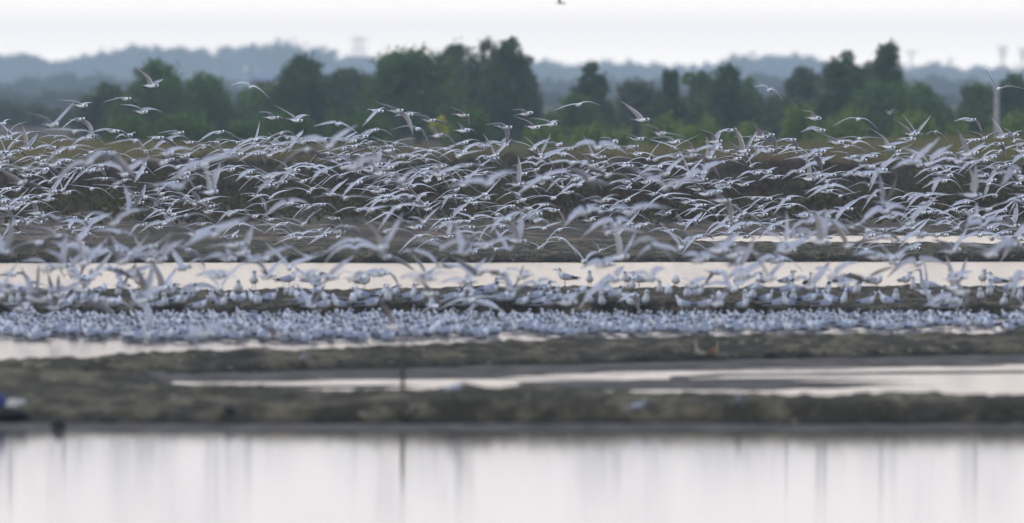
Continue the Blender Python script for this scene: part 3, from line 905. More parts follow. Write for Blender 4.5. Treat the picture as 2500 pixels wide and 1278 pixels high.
crop(620, 140, 3.76, [
    (170, 555, 45, 505, 300, 600, 0, 55), (385, 578, 185, 440, 515, 540, 0, 60), (768, 612, 545, 635, 975, 720, 0, 15), (1130, 492, 990, 640, 1215, 485, 0, 60),
    (1310, 492, 1105, 410, 1460, 715, 0, 50), (1400, 532, 1290, 545, 1530, 520, 0, 60), (1615, 580, 1445, 530, 1800, 635, 0, 45), (1500, 657, 1250, 670, 1605, 810, 0, 20),
    (1910, 532, 1805, 460, 1975, 640, 0, 75), (2300, 640, 2125, 620, 2320, 800, 0, 65), (1920, 675, 1860, 600, 2050, 710, 0, 60), (1100, 672, 990, 765, 1285, 740, 0, 50),
    (255, 702, 20, 850, 425, 765, 0, 10), (600, 765, 440, 790, 720, 740, 0, 60), (890, 772, 780, 750, 1060, 770, 0, 50), (1308, 795, 1100, 760, 1500, 860, 0, 5),
    (1240, 857, 1060, 725, 1350, 870, 0, 50), (485, 850, 190, 1050, 710, 970, 0, 15), (750, 915, 690, 870, 960, 830, 0, 20), (170, 812, 0, 790, 350, 850),
    (1485, 842, 1330, 820, 1700, 890), (1878, 905, 1600, 835, 2130, 850, 0, 15), (2085, 815, 1920, 830, 2240, 870), (2275, 802, 2120, 770, 2340, 720, 0, 65),
    (1432, 905, 1250, 960, 1620, 1000), (1555, 915, 1400, 960, 1710, 945), (918, 1010, 720, 900, 1300, 990), (1055, 787, 950, 820, 1200, 870), (1150, 1067, 960, 900, 1260, 930, 0, 50),
    (1225, 1020, 1000, 1010, 1490, 965), (2085, 1000, 2040, 930, 2250, 965), (2140, 920, 2030, 950, 2290, 1010), (108, 1100, 0, 1050, 400, 1050), (445, 1140, 200, 1165, 640, 1080),
    (800, 1092, 620, 1180, 1060, 1100), (1620, 1055, 1400, 1150, 1800, 1200), (1695, 1075, 1600, 1010, 1980, 985), (1965, 1097, 1860, 1020, 2190, 1090), (1835, 1132, 1580, 1200, 2070, 1240),
    (700, 1258, 540, 1150, 870, 1110), (690, 820, 335, 785, 955, 620, 1, 20), (1350, 1130, 1000, 1130, 1520, 1010, 1.5, 20), (2140, 1160, 1760, 1200, 2406, 1040, 1.5, 30),
    (1690, 720, 1620, 650, 1880, 850, 1, 30)])
crop(1240, 140, 3.76, [
    (645, 438, 415, 490, 860, 450, 0, 18), (1230, 575, 1035, 405, 1345, 605, 0, 60), (165, 520, 35, 485, 240, 520, 0, 70), (235, 642, 50, 540, 470, 630, 0, 55),
    (395, 617, 200, 560, 475, 595, 0, 60), (455, 802, 230, 815, 520, 795, 0, 40), (1180, 748, 1060, 700, 1315, 770, 0, 65), (950, 785, 840, 740, 1010, 765, 0, 60),
    (1520, 780, 1310, 745, 1630, 765, 0, 60), (1900, 775, 1750, 660, 1945, 668, 0, 70), (2040, 672, 1870, 740, 2170, 830, 0, 60), (2320, 730, 2230, 620, 2440, 790, 0, 65),
    (1400, 700, 1240, 620, 1640, 740, 1, 30), (1185, 890, 1050, 815, 1400, 940), (1355, 940, 1160, 870, 1550, 900, 0, 20), (1540, 910, 1400, 910, 1730, 910, 0, 60),
    (780, 990, 660, 880, 960, 1010), (585, 970, 300, 995, 830, 1030, 0, 20), (1060, 978, 830, 1040, 1210, 1050, 0, 50), (820, 830, 540, 850, 1110, 900, 1, 20),
    (2238, 998, 2170, 880, 2340, 975, 0, 10), (1258, 1002, 1040, 990, 1480, 1030), (2140, 892, 2020, 770, 2230, 905, 0, 60), (2380, 862, 2250, 830, 2480, 900, 0, 60),
    (1685, 1090, 1520, 1100, 1900, 1040, 0, 60), (330, 1110, 60, 1278, 640, 1040, 1.5, 25), (1780, 1060, 1540, 1220, 2000, 950, 1.5, 30), (1450, 1200, 1130, 1020, 1850, 1120, 1.5, 10),
    (750, 1120, 520, 1010, 960, 1180, 1.5, 30), (330, 905, 250, 915, 560, 830, 0, 55), (2080, 932, 1870, 940, 2200, 1000, 0, 60), (1900, 835, 1640, 890, 1960, 790, 0, 60),
    (540, 840, 350, 920, 700, 870, 0, 60), (1690, 860, 1600, 750, 1800, 900, 0, 60), (2380, 1060, 2180, 1060, 2480, 1010), (300, 1135, 120, 1180, 480, 1190)])
crop(1860, 100, 3.76, [
    (70, 450, -70, 424, 195, 560, 0, 10), (480, 712, 370, 640, 545, 735, 0, 80), (884, 720, 650, 790, 1070, 820, 0, 3), (1172, 662, 1115, 638, 1232, 636, 3, 10),
    (1915, 728, 1755, 740, 2025, 855, 0, 50), (2175, 440, 2050, 255, 2420, 445, 0, 8), (520, 818, 350, 840, 640, 905, 0, 60), (250, 908, 70, 940, 330, 1000, 0, 60),
    (690, 934, 510, 840, 815, 915, 0, 60), (1370, 855, 1205, 720, 1415, 830, 0, 50), (1350, 905, 1230, 910, 1490, 855, 0, 65), (1160, 975, 985, 800, 1360, 925, 0, 60),
    (1590, 842, 1500, 860, 1730, 960, 0, 10), (2200, 884, 2100, 700, 2340, 880, 0, 65), (2325, 920, 2210, 800, 2440, 945, 0, 10), (2160, 948, 2010, 1020, 2240, 1090, 0, 60),
    (1940, 912, 1800, 1000, 2050, 900, 0, 55), (530, 1012, 410, 1080, 670, 980, 0, 50), (1000, 1055, 880, 970, 1130, 1060, 0, 60), (1450, 1030, 1370, 975, 1600, 1080),
    (1890, 1042, 1790, 820, 2060, 930, 1, 50), (210, 987, 100, 1010, 290, 950, 0, 60), (1400, 1110, 1180, 1180, 1640, 880, 1, 40), (515, 1218, 430, 1100, 700, 1135, 0, 15),
    (1560, 1185, 1390, 1260, 1700, 1170, 0, 50), (40, 1012, -80, 1060, 130, 1000, 0, 55), (50, 860, -20, 830, 130, 980, 0, 60), (2380, 1010, 2290, 960, 2480, 1050, 0, 50),
    (900, 1095, 780, 1080, 1040, 1040, 0, 60), (1360, 1075, 1150, 1100, 1440, 1020, 0, 60), (2160, 1165, 1960, 1150, 2330, 1100, 0, 55), (1800, 1110, 1620, 1010, 2000, 1100, 1, 20),
    (780, 1225, 560, 1270, 900, 1210, 0, 55), (340, 1200, 180, 1270, 520, 1080, 0, 50), (930, 1230, 820, 1235, 1200, 1205, 0, 55), (1700, 1190, 1560, 1130, 1900, 1160, 0, 20)])
crop(0, 500, 3.55, [
    (990, 165, 720, 75, 1300, 35, 1.5, 25), (1010, 235, 690, 250, 1210, 300, 1.5, 150), (500, 280, 200, 190, 660, 430, 1.5, 20), (320, 330, 10, 420, 560, 300, 2, 30),
    (1060, 492, 870, 320, 1290, 250, 2, 30), (1290, 370, 1100, 520, 1490, 240, 2, 50), (420, 560, 180, 490, 560, 650, 2, 40), (600, 560, 400, 380, 860, 360, 2, 20),
    (740, 640, 480, 720, 940, 560, 2, 45), (1180, 600, 1000, 640, 1340, 520, 2, 40), (100, 600, -80, 620, 270, 655, 2, 20), (360, 820, 180, 760, 480, 800, 2, 60),
    (520, 780, 330, 740, 780, 640, 2, 40), (1240, 830, 1100, 720, 1440, 760, 2, 60), (200, 900, 20, 860, 300, 850, 2, 60), (250, 160, 0, 100, 470, 90, 1, 12), (90, 740, -60, 700, 260, 690, 2, 40),
    (160, 250, 0, 310, 260, 290, 0, 15), (375, 105, 240, 70, 540, 60, 0, 12), (800, 130, 640, 210, 900, 150, 0, 10), (640, 115, 500, 140, 740, 150, 0, 30), (1420, 165, 1200, 250, 1560, 140, 0, 20),
    (1130, 425, 1020, 385, 1450, 425, 0, 5), (880, 405, 760, 500, 1010, 460, 0, 10)])
crop(420, 500, 3.55, [
    (600, 420, 290, 370, 700, 150, 2, 50), (700, 480, 420, 470, 830, 600, 2, 150), (130, 400, -60, 380, 290, 560, 1.5, 20), (125, 100, -60, 170, 400, 160, 1, 5),
    (1140, 172, 900, 110, 1310, 30, 1, 10), (360, 265, 80, 375, 700, 90, 1.5, 15), (790, 470, 620, 520, 1060, 350, 2, 30), (400, 620, 200, 620, 560, 640, 2, 60),
    (1180, 620, 1030, 600, 1330, 600, 2, 60), (200, 740, 40, 760, 480, 810, 2, 20), (280, 1120, 100, 1150, 490, 1080, 2.3, 50), (900, 1130, 800, 1040, 1050, 1180, 2.3, 60),
    (480, 470, 250, 480, 430, 300, 2, 50), (540, 350, 430, 260, 720, 420, 2, 50), (830, 620, 720, 560, 1000, 440, 2, 40), (910, 185, 720, 180, 1060, 260, 0, 10), (1190, 25, 1040, 130, 1300, 10, 0, 15),
    (1105, 290, 870, 355, 1280, 295, 0, 10), (1440, 280, 1380, 220, 1530, 230, 0, 10), (200, 255, 60, 180, 480, 160, 0, 50), (1270, 225, 1080, 260, 1400, 280, 0, 30), (310, 60, 150, -40, 420, 40, 1, 30)])
crop(840, 500, 3.55, [
    (330, 370, 150, 110, 520, 50, 2, 30), (360, 450, 250, 400, 620, 580, 2, 30), (690, 150, 560, 110, 840, 10, 1, 12), (720, 590, 540, 380, 900, 450, 2, 12),
    (690, 640, 470, 650, 1060, 600, 2, 60), (740, 770, 600, 650, 830, 900, 2, 50), (1170, 590, 930, 450, 1300, 430, 2, 30), (1340, 590, 1180, 570, 1490, 540, 2, 50),
    (430, 1060, 290, 800, 600, 1180, 2.3, 50), (20, 200, -130, 260, 190, 320, 1, 5), (765, 310, 545, 445, 960, 415, 0, 5), (860, 378, 570, 295, 1280, 375, 0, 10),
    (1110, 120, 930, 60, 1330, 125, 0, 10), (960, 160, 700, 250, 1110, 180, 0, 20), (1135, 258, 870, 262, 1310, 315, 0, 8), (1310, 125, 1130, 125, 1490, 120, 0, 8),
    (1120, 410, 1050, 430, 1240, 400, 0, 30), (1320, 388, 1060, 340, 1500, 378, 0, 5), (370, 230, 240, 150, 640, 270, 0, 20), (230, 50, 120, 60, 400, 10, 1, 20), (100, 640, -60, 560, 240, 620, 2, 55),
    (1400, 130, 1260, 250, 1560, 60, 1.5, 30)])
crop(1260, 500, 3.55, [
    (600, 70, 400, 200, 760, 60, 2, 30), (730, 65, 520, 110, 960, 80, 1.5, 5), (860, 175, 560, 290, 1050, 200, 1.5, 30), (985, 80, 800, 20, 1400, 30, 1.5, 10),
    (1130, 310, 980, 370, 1420, 560, 2, 10), (760, 520, 560, 560, 940, 500, 2, 60), (590, 490, 390, 290, 740, 410, 1, 10), (180, 690, 0, 720, 380, 720, 2, 25),
    (770, 740, 540, 910, 940, 880, 2, 20), (850, 650, 690, 720, 940, 540, 2, 40), (385, 295, 260, 300, 540, 480, 0, 8), (735, 400, 610, 290, 930, 320, 0, 8),
    (205, 375, 20, 310, 370, 325, 0, 15), (800, 245, 740, 225, 1130, 250, 0, 12), (1290, 80, 1200, 85, 1410, 45, 0, 50), (1440, 165, 1380, 60, 1560, 150, 0, 50), (85, 90, -60, 60, 240, 60, 0, 10),
    (180, 140, 60, 40, 320, 220, 1, 20), (1430, 370, 1240, 150, 1540, 300, 0, 10), (720, 30, 640, 0, 860, 5, 0, 40), (1160, 640, 1000, 600, 1300, 560, 2, 40), (60, 620, -100, 560, 160, 640, 2, 30),
    (1110, 175, 1000, 210, 1220, 230, 0, 20), (440, 850, 310, 790, 540, 770, 2, 60)])
crop(1680, 500, 3.55, [
    (260, 400, -40, 250, 470, 360, 2, 50), (390, 440, 60, 460, 700, 500, 2, 55), (830, 340, 600, 230, 850, 50, 2, 30), (860, 400, 740, 430, 1090, 270, 2, 50),
    (930, 265, 880, 300, 1160, 320, 1.5, 50), (1200, 180, 960, 150, 1440, 300, 1.5, 20), (480, 620, 340, 650, 690, 480, 2, 50), (700, 640, 530, 370, 860, 480, 2, 30),
    (1060, 710, 920, 640, 1240, 490, 2, 45), (1260, 620, 1080, 560, 1480, 500, 2, 30), (250, 860, 170, 700, 350, 770, 2, 30), (340, 190, 130, 290, 400, 200, 0, 15),
    (350, 250, 190, 270, 410, 225, 0, 15), (380, 110, 160, 100, 520, 180, 0, 15), (640, 90, 500, 105, 840, 20, 0, 55), (870, 20, 740, 20, 1000, 30, 0, 20), (1180, 110, 990, 60, 1330, 60, 1, 40),
    (100, 480, -60, 440, 280, 470, 2, 50), (40, 700, -60, 640, 180, 640, 2, 50), (1040, 150, 860, 240, 1200, 30, 1.5, 30), (1340, 690, 1200, 650, 1500, 740, 2, 30), (1440, 190, 1300, 120, 1600, 210, 1, 30)])
crop(2080, 500, 3.55, [
    (290, 275, 10, 350, 440, 340, 1.5, 25), (600, 265, 400, 380, 780, 330, 1.5, 30), (1140, 185, 970, 185, 1350, 160, 1.5, 5), (1190, 430, 830, 330, 1400, 330, 2, 40),
    (1390, 345, 1180, 400, 1290, 500, 1.5, 60), (380, 500, 250, 480, 470, 430, 1, 50), (100, 640, -120, 600, 400, 530, 2, 40), (900, 640, 830, 640, 1060, 580, 2, 60),
    (870, 830, 620, 880, 1010, 1000, 2, 30), (1060, 100, 980, 190, 1080, -20, 1.5, 30), (415, 225, 240, 250, 540, 190, 0, 30), (525, 205, 330, 240, 660, 120, 0, 12), (120, 390, -60, 378, 380, 350, 0, 5),
    (540, 375, 500, 400, 610, 345, 0, 50), (1210, 290, 1000, 200, 1450, 210, 0, 8), (1300, 285, 1240, 270, 1440, 310, 0, 40), (670, 65, 480, 150, 760, 50, 0, 12), (840, 160, 770, 80, 980, 110, 0, 12),
    (900, 205, 660, 180, 990, 140, 0, 20), (1130, 115, 1060, 90, 1370, 55, 0, 12), (1380, 125, 1210, 90, 1530, 30, 0, 30), (800, 70, 740, 90, 900, 20, 0, 30), (280, 60, 40, 190, 520, 60, 1.5, 25),
    (950, 760, 830, 640, 1010, 900, 2, 40), (1010, 60, 920, 70, 1160, 30, 0, 30)])
# the lone bird high in the sky
add_px(1368, 8, 1358, -8, 1380, 12, 430, math.radians(60))
NFIX = len(BIRDS)

# the rest of the flock between the birds above, in the same cloud
def fill(n, vlo, vhi, d0, d1, mind, ulo=-260, uhi=2760):
    pts = [(b[0], b[1]) for b in BIRDS]
    made = 0; tries = 0
    while made < n and tries < n * 80:
        tries += 1
        hx = random.uniform(ulo, uhi)
        lo = vlo(hx) if callable(vlo) else vlo
        hy = lo + (vhi - lo) * random.random() ** 1.0
        if vnoise(np.array(hx / 150.), np.array(hy / 42.)) < -.12 and random.random() < .6: continue
        if any(abs(hx - p[0]) < mind * 1.5 and abs(hy - p[1]) < mind * .8 for p in pts): continue
        pts.append((hx, hy))
        d = random.uniform(d0, d1)
        yaw = math.radians(random.choice([random.uniform(-15, 30), random.uniform(20, 60), random.uniform(45, 85), random.uniform(120, 165) if d < 200 else random.uniform(10, 50)]))
        roll = random.gauss(0, .24) + .08
        k = random.random()
        if d < 200 and k > .35: dih = random.uniform(.2, 1.2)
        elif k < .40: dih = random.uniform(-.5, -.1)
        elif k < .88: dih = random.uniform(-.14, .22)
        else: dih = random.uniform(.25, 1.0)
        sc = F / d
        L = .36
        ex = math.cos(yaw * .9)
        lx = hx - L * ex * math.cos(dih - roll) * sc; ly = hy - L * math.sin(dih - roll) * sc
        rx = hx + L * ex * math.cos(dih + roll) * sc; ry = hy - L * math.sin(dih + roll) * sc
        add_px(hx, hy, lx, ly, rx, ry, d, yaw, False)
        made += 1
env = lambda x: float(ip(x, [(-300, 330), (0, 318), (200, 335), (600, 338), (900, 325), (1250, 350), (1450, 358), (1700, 338), (2000, 335), (2300, 325), (2800, 330)]))
fill(540, env, 580, 228, 290, 6)
fill(44, lambda x: 380, 600, 185, 212, 14)
fill(62, lambda x: 590, 750, 166, 192, 12)
fill(20, lambda x: 600, 760, 166, 190, 9, -200, 480)

# which birds are single objects: the largest ones and those set apart at the top of the flock
def visible(b): return -70 < b[0] < 2570
order = sorted(range(len(BIRDS)), key=lambda i: (not visible(BIRDS[i]), BIRDS[i][2] - (60 if BIRDS[i][1] < 345 else 0) - (12 if BIRDS[i][6] else 0)))
single = set(order[:310])

COLS = [(0, 'below left trees', 600), (1, 'below leaning tree', 900), (2, 'below tallest trees', 1320), (3, 'near lone tree', 1580),
        (4, 'below middle-right trees', 1880), (5, 'below right trees', 2300), (6, 'by the concrete post', 9999)]
COLS2 = [(0, 'at far left', 330), (1, 'left of the stake', 900), (2, 'above the stake', 1150), (3, 'left of centre', 1350), (4, 'near centre', 1650),
         (5, 'right of centre', 2000), (6, 'at far right', 9999)]
ORD = ['first', 'second', 'third', 'fourth', 'fifth', 'sixth', 'seventh', 'eighth', 'ninth', 'tenth', 'eleventh', 'twelfth', 'thirteenth', 'fourteenth', 'fifteenth',
       'sixteenth', 'seventeenth', 'eighteenth', 'nineteenth', 'twentieth']
def cell_of(b):
    u, v, d = b[0], b[1], b[2]
    near = d < 225
    if v < 60: return ('sky', '', 0)
    if v < 318: band = 'before the trees'
    elif v < 348: band = 'over olive grass'
    elif v < 385: band = 'over scrub tops'
    elif v < 425: band = 'over upper scrub'
    elif v < 465: band = 'over middle scrub'
    elif v < 505: band = 'over lower scrub'
    elif v < 545: band = 'over bare mud'
    elif v < 590: band = 'behind sharp bank'
    elif v < 640: band = 'over sharp bank'
    elif v < 690: band = 'over bright water'
    elif v < 760: band = 'above standing terns'
    else: band = 'over packed flock'
    cols = COLS if v < 590 else COLS2
    for k, nm, lim in cols:
        if u < lim: return (band, nm, near)
cells = {}
for i, b in enumerate(BIRDS):
    if visible(b) or i in single:
        cells.setdefault(cell_of(b), []).append(i)
labels = {}
for c, lst in cells.items():
    lst.sort(key=lambda i: BIRDS[i][0])
    for k, i in enumerate(lst):
        b = BIRDS[i]
        if c[0] == 'sky':
            labels[i] = 'lone tern high in the white sky near the top edge'; continue
        kind = 'blurred tern' if c[2] else 'tern'
        o_ = ORD[k] if k < 20 else str(k + 1) + 'th'
        pos = (o_ + ' from left') if len(lst) > 1 else 'the only one'
        labels[i] = '%s, %s, %s, %s %s' % (kind, b[5], c[0], pos, c[1])
RV, RF, RM = [], [], []
for i, b in enumerate(BIRDS):
    V, Fc, MI = b[4]
    if i in single:
        o = link('tern', mesh('tern', V, Fc, DUSKY if i % 3 == 0 else BIRD, MI, smooth=True), loc=tuple(b[3]))
        tag(o, labels[i], 'tern', 'terns flying in the flock')
    else:
        k = len(RV)
        RV += [tuple(p) for p in (V + b[3])]
        RF += [tuple(q + k for q in f) for f in Fc]; RM += [m_ + 6 if i % 3 == 0 else m_ for m_ in MI]
tag(link('flock_of_terns', mesh('flock_of_terns', RV, RF, BIRD + DUSKY, RM, smooth=True)), 'the smaller terns filling the flock behind the nearest ones', kind='stuff')

# standing terns -------------------------------------------------------
def standing_bird(neck=1.0, tilt=0.25, tuck=False, fat=1.0):
    V, Fc, MI = [], [], []
    sp = [(-.150, .070, .004, .003), (-.110, .078, .012, .008), (-.070, .088, .024, .020), (-.030, .095, .034 * fat, .031 * fat), (.005, .101, .038 * fat, .037 * fat),
          (.034, .112, .034 * fat, .036 * fat)]
    if tuck:
        sp += [(.046, .134, .028, .026), (.044, .152, .022, .018), (.036, .166, .010, .008)]
    else:
        n = .022 * neck
        sp += [(.050, .128 + n * .3, .024, .026), (.056, .140 + n, .0195, .021), (.062, .156 + n, .0215, .020), (.074, .163 + n, .0195, .017), (.090, .162 + n, .008, .008),
               (.098, .160 + n, .0045, .0045), (.130, .152 + n, .0012, .0015)]
    K = 10
    cy, sy = 0, 0
    for i, (a, b, w, h) in enumerate(sp):
        p0 = sp[max(i - 1, 0)]; p1 = sp[min(i + 1, len(sp) - 1)]
        t = nrm(np.array([p1[0] - p0[0], 0, p1[1] - p0[1]]))
        up = np.array([-t[2], 0, t[0]])
        for j in range(K):
            an = 2 * math.pi * (j + .5) / K
            V.append(np.array([a, 0, b]) + up * math.sin(an) * h + np.array([0, 1, 0]) * math.cos(an) * w)
    for i in range(len(sp) - 1):
        for j in range(K):
            Fc.append((i * K + j, (i + 1) * K + j, (i + 1) * K + (j + 1) % K, i * K + (j + 1) % K))
            top = j in (9, 0, 1, 2, 3, 4)
            if i <= 4: MI.append(1 if (top and j not in ()) else 0)
            elif tuck: MI.append(1 if top and i > 6 else 0)
            elif i <= 6: MI.append(1 if j in (1, 2, 3) else 0)
            elif i == 7: MI.append(4 if j in (0, 1, 2, 3, 4) else 0)
            elif i == 8: MI.append(4 if j in (0, 4, 1, 3) else 0)
            elif i == 9: MI.append(0)
            else: MI.append(4)
    Fc.append(tuple(range(K))); MI.append(3)
    b = (len(sp) - 1) * K
    Fc.append(tuple(b + j for j in range(K))[::-1]); MI.append(4)
    # folded wing tips crossing above the tail
    for s in (-1, 1):
        b = len(V)
        for q in ((.02, .036 * fat, .105), (-.06, .030, .108), (-.165, .004, .088), (-.06, .030, .080), (.01, .037 * fat, .085)):
            V.append(np.array([q[0], s * (q[1] + .002), q[2]]))
        for q in ((.0, .020, .135), (-.16, .0, .094)):
            V.append(np.array([q[0], s * q[1], q[2]]))
        for fc, mm in (((b, b + 1, b + 3, b + 4), 1), ((b + 1, b + 2, b + 3), 3), ((b, b + 5, b + 6, b + 1), 1), ((b + 1, b + 6, b + 2), 3)):
            Fc.append(fc); MI.append(mm)
    for s in (-1, 1):
        b = len(V)
        vv, ff = [], []
        tube(vv, ff, [(.004, s * .014, .075), (.0, s * .014, .035), (.004, s * .014, .002)], [.0035, .0025, .0025], 5)
        tube(vv, ff, [(-.006, s * .014, .003), (.024, s * .014, .002)], [.005, .0035], 4)
        V += [np.array(q) for q in vv]; Fc += [tuple(q + b for q in f) for f in ff]; MI += [5] * len(ff)
    m = mesh('standing_tern', np.array(V), Fc, STANDING, MI, smooth=True)
    return m
VARIANTS = [standing_bird(1.0), standing_bird(0.2, fat=1.08), standing_bird(1.9, fat=.95), standing_bird(0, tuck=True, fat=1.05), standing_bird(.6)]
VW = [3, 5, 1, 3, 3]

def on_bank(key, u, v):
    """walk along the line of sight until the bank is met"""
    X, D, Z = BANKS[key]
    for d in np.arange(D.min() - 1, D.max() + 1, .12):
        x, y, z = P(u, v, d)
        g = height(key, x, y)
        if g > 0.0 and z <= g: return x, y, g
    d = D[-8, int(np.clip(np.searchsorted(X, (u - 1250) * D.mean() / F), 0, len(X) - 1))]
    x, y, z = P(u, v, d)
    return x, y, max(height(key, x, y), 0)

STAND = [(72, 750), (222, 738), (245, 712), (282, 748), (487, 750), (541, 752), (583, 740), (582, 712), (630, 748), (655, 738), (735, 735), (712, 722), (790, 748), (803, 734), (862, 742),
         (885, 733), (905, 750), (960, 718), (945, 737), (1000, 742), (1020, 738), (1055, 754), (1100, 738), (1152, 742), (1133, 747), (1200, 710), (1225, 740), (1243, 729), (1275, 748),
         (1306, 730), (1328, 708), (1375, 742), (1542, 705), (1575, 742), (1611, 712), (1670, 746), (1678, 722), (1703, 718), (1758, 742), (1815, 750), (1842, 705), (1870, 742), (1925, 750),
         (1975, 735), (2030, 742), (2008, 724), (2090, 715), (2117, 742), (2168, 742), (2187, 733), (2230, 706), (2395, 738), (2416, 716), (2450, 740), (2490, 728), (30, 742), (120, 745),
         (160, 752), (340, 745), (375, 738), (395, 752), (430, 748), (460, 735), (520, 738), (1340, 750), (1440, 744), (1470, 712), (1500, 722), (1720, 752), (2290, 745), (2330, 750),
         (1380, 672), (890, 690), (770, 686), (705, 684), (1560, 686), (1650, 690), (1800, 682), (1862, 676), (2212, 684), (2432, 690), (2400, 684), (1925, 688), (620, 690), (1440, 688),
         (1530, 684), (2140, 690), (2060, 688), (340, 690), (-60, 742), (-110, 730), (2560, 738), (2620, 720)]
for _k in range(58):
    STAND.append((random.uniform(-60, 2560), random.choice([random.uniform(732, 756), random.uniform(732, 756), random.uniform(704, 728)])))
facing_words = {0: 'facing the camera', 1: 'facing right', 2: 'facing left', 3: 'turned half right', 4: 'turned half left', 5: 'showing its back'}
def facing(k):
    # local +x is the bill; -90 degrees looks at the camera
    return {0: -90, 1: 0, 2: 180, 3: -42, 4: -138, 5: 75}[k] + random.uniform(-16, 16)
stand_cells = {}
recs = []
for (u, v) in STAND:
    k = random.choices([0, 1, 2, 3, 4], [5, 4, 1.5, 3, 1])[0]
    x, y, z = on_bank('b3', u, v + 21)
    recs.append((u, v, x, y, z - .004, k))
edge = sorted([r for r in recs if r[1] < 695], key=lambda r: r[0])
crest = sorted([r for r in recs if 695 <= r[1] < 730], key=lambda r: r[0])
slope = sorted([r for r in recs if r[1] >= 730], key=lambda r: r[0])
def ordw(i):
    if i < 20: return ORD[i]
    tens = {2: 'twenty', 3: 'thirty', 4: 'forty', 5: 'fifty', 6: 'sixty', 7: 'seventy', 8: 'eighty', 9: 'ninety'}[(i + 1) // 10 % 10]
    r_ = (i + 1) % 10
    return (tens[:-1] + 'ieth' if r_ == 0 else tens + '-' + ORD[r_ - 1])
for grp, where in ((edge, 'against the bright water strip'), (crest, 'on the crest of the middle bank'), (slope, 'on front slope of middle bank')):
    for i, (u, v, x, y, z, k) in enumerate(grp):
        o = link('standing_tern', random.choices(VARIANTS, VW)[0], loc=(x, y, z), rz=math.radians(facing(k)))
        s = random.uniform(1.06, 1.22); o.scale = (s, s, s)
        tag(o, 'tern %s, %s, %s from left' % (facing_words[k], where, ordw(i)), 'tern', 'terns standing on the middle mud bank')

# the packed flock in the shallow water before the bank
def raft():
    pts = []
    cellw = .165
    tries = 0
    grid = {}
    while tries < 90000 and len(pts) < 1500:
        tries += 1
        u = random.uniform(-250, 2750)
        lo = 776; hi = float(ip(u, [(-300, 834), (0, 832), (600, 836), (1000, 832), (1500, 822), (1900, 812), (2500, 804), (2800, 802)]))
        hi += 14 * vnoise(np.array(u / 70.), np.array(3.3)) + 6 * vnoise(np.array(u / 22.), np.array(9.3))
        v = lo + (hi - lo) * random.random() ** 1.15
        dens = float(ip(u, [(-300, 1), (1700, 1), (1900, .75), (2250, .5), (2500, .4), (2800, .4)]))
        if random.random() > dens: continue
        if vnoise(np.array(u / 46.), np.array(v / 9.)) < -.36: continue
        d = CAMH * F / (v - YH)
        x = (u - 1250) * d / F
        gk = (int(x / cellw), int(d / cellw))
        if any((gk[0] + i, gk[1] + j) in grid for i in (-1, 0, 1) for j in (-1, 0, 1)): continue
        grid[gk] = 1
        pts.append((u, v, x, d))
    # front fringe along the edge of the flock
    return pts
R = raft()
# the two back edge rows stand on the foot of the bank, others sit in the shallows
vis = [p for p in R if -40 < p[0] < 2540]
vis.sort(key=lambda p: -p[1])
one = set(id(p) for p in vis[:300])
ROWS = [(818, 'front edge'), (800, 'middle'), (0, 'back edge')]
def row_of(v):
    for lim, nm in ROWS:
        if v >= lim: return nm
XB = [(250, 'at far left'), (500, 'left part'), (800, 'left of the stake'), (1000, 'behind the stake'), (1200, 'right of the stake'), (1400, 'near centre'), (1650, 'right of centre'),
      (1900, 'right part'), (2200, 'among thinning flock'), (9999, 'at far right')]
def xb(u):
    for lim, nm in XB:
        if u < lim: return nm
cells = {}
for p in R:
    if id(p) in one or -40 < p[0] < 2540: cells.setdefault((row_of(p[1]), xb(p[0])), []).append(p)
lab = {}
for c, lst in cells.items():
    lst.sort(key=lambda p: p[0])
    for i, p in enumerate(lst): lab[id(p)] = (c, ordw(i))
SV, SF, SM = [], [], []
for p in R:
    u, v, x, d = p
    k = random.choices([0, 1, 2, 3, 4, 5], [1.3, 6, 3, 1.5, 1, 3.5])[0]
    rz = math.radians(facing(k)); me = random.choices(VARIANTS, [1, 6, .3, 4, 2])[0]; s = random.uniform(.86, 1.15) * float(np.interp(v, [780, 818], [.70, 1.05]))
    z = -.040 * s + random.uniform(-.016, .006)
    if id(p) in one:
        c, o_ = lab[id(p)]
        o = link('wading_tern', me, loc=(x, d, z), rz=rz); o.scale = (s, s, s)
        tag(o, 'tern %s, %s of packed flock, %s from left %s' % (facing_words[k].replace(' with white breast', ''), c[0], o_, c[1]), 'tern', 'terns packed in the shallow water')
    else:
        b = len(SV)
        co = np.empty(len(me.vertices) * 3, dtype=np.float32); me.vertices.foreach_get('co', co); co = co.reshape(-1, 3) * s
        ca, sa = math.cos(rz), math.sin(rz)
        q = np.stack([co[:, 0] * ca - co[:, 1] * sa + x, co[:, 0] * sa + co[:, 1] * ca + d, co[:, 2] + z], 1)
        SV += q.tolist(); SF += [tuple(i + b for i in pl.vertices) for pl in me.polygons]; SM += [pl.material_index for pl in me.polygons]
tag(link('packed_terns', mesh('packed_terns', SV, SF, STANDING, SM, smooth=True)), 'the terns further back in the packed flock in the shallows', kind='stuff')

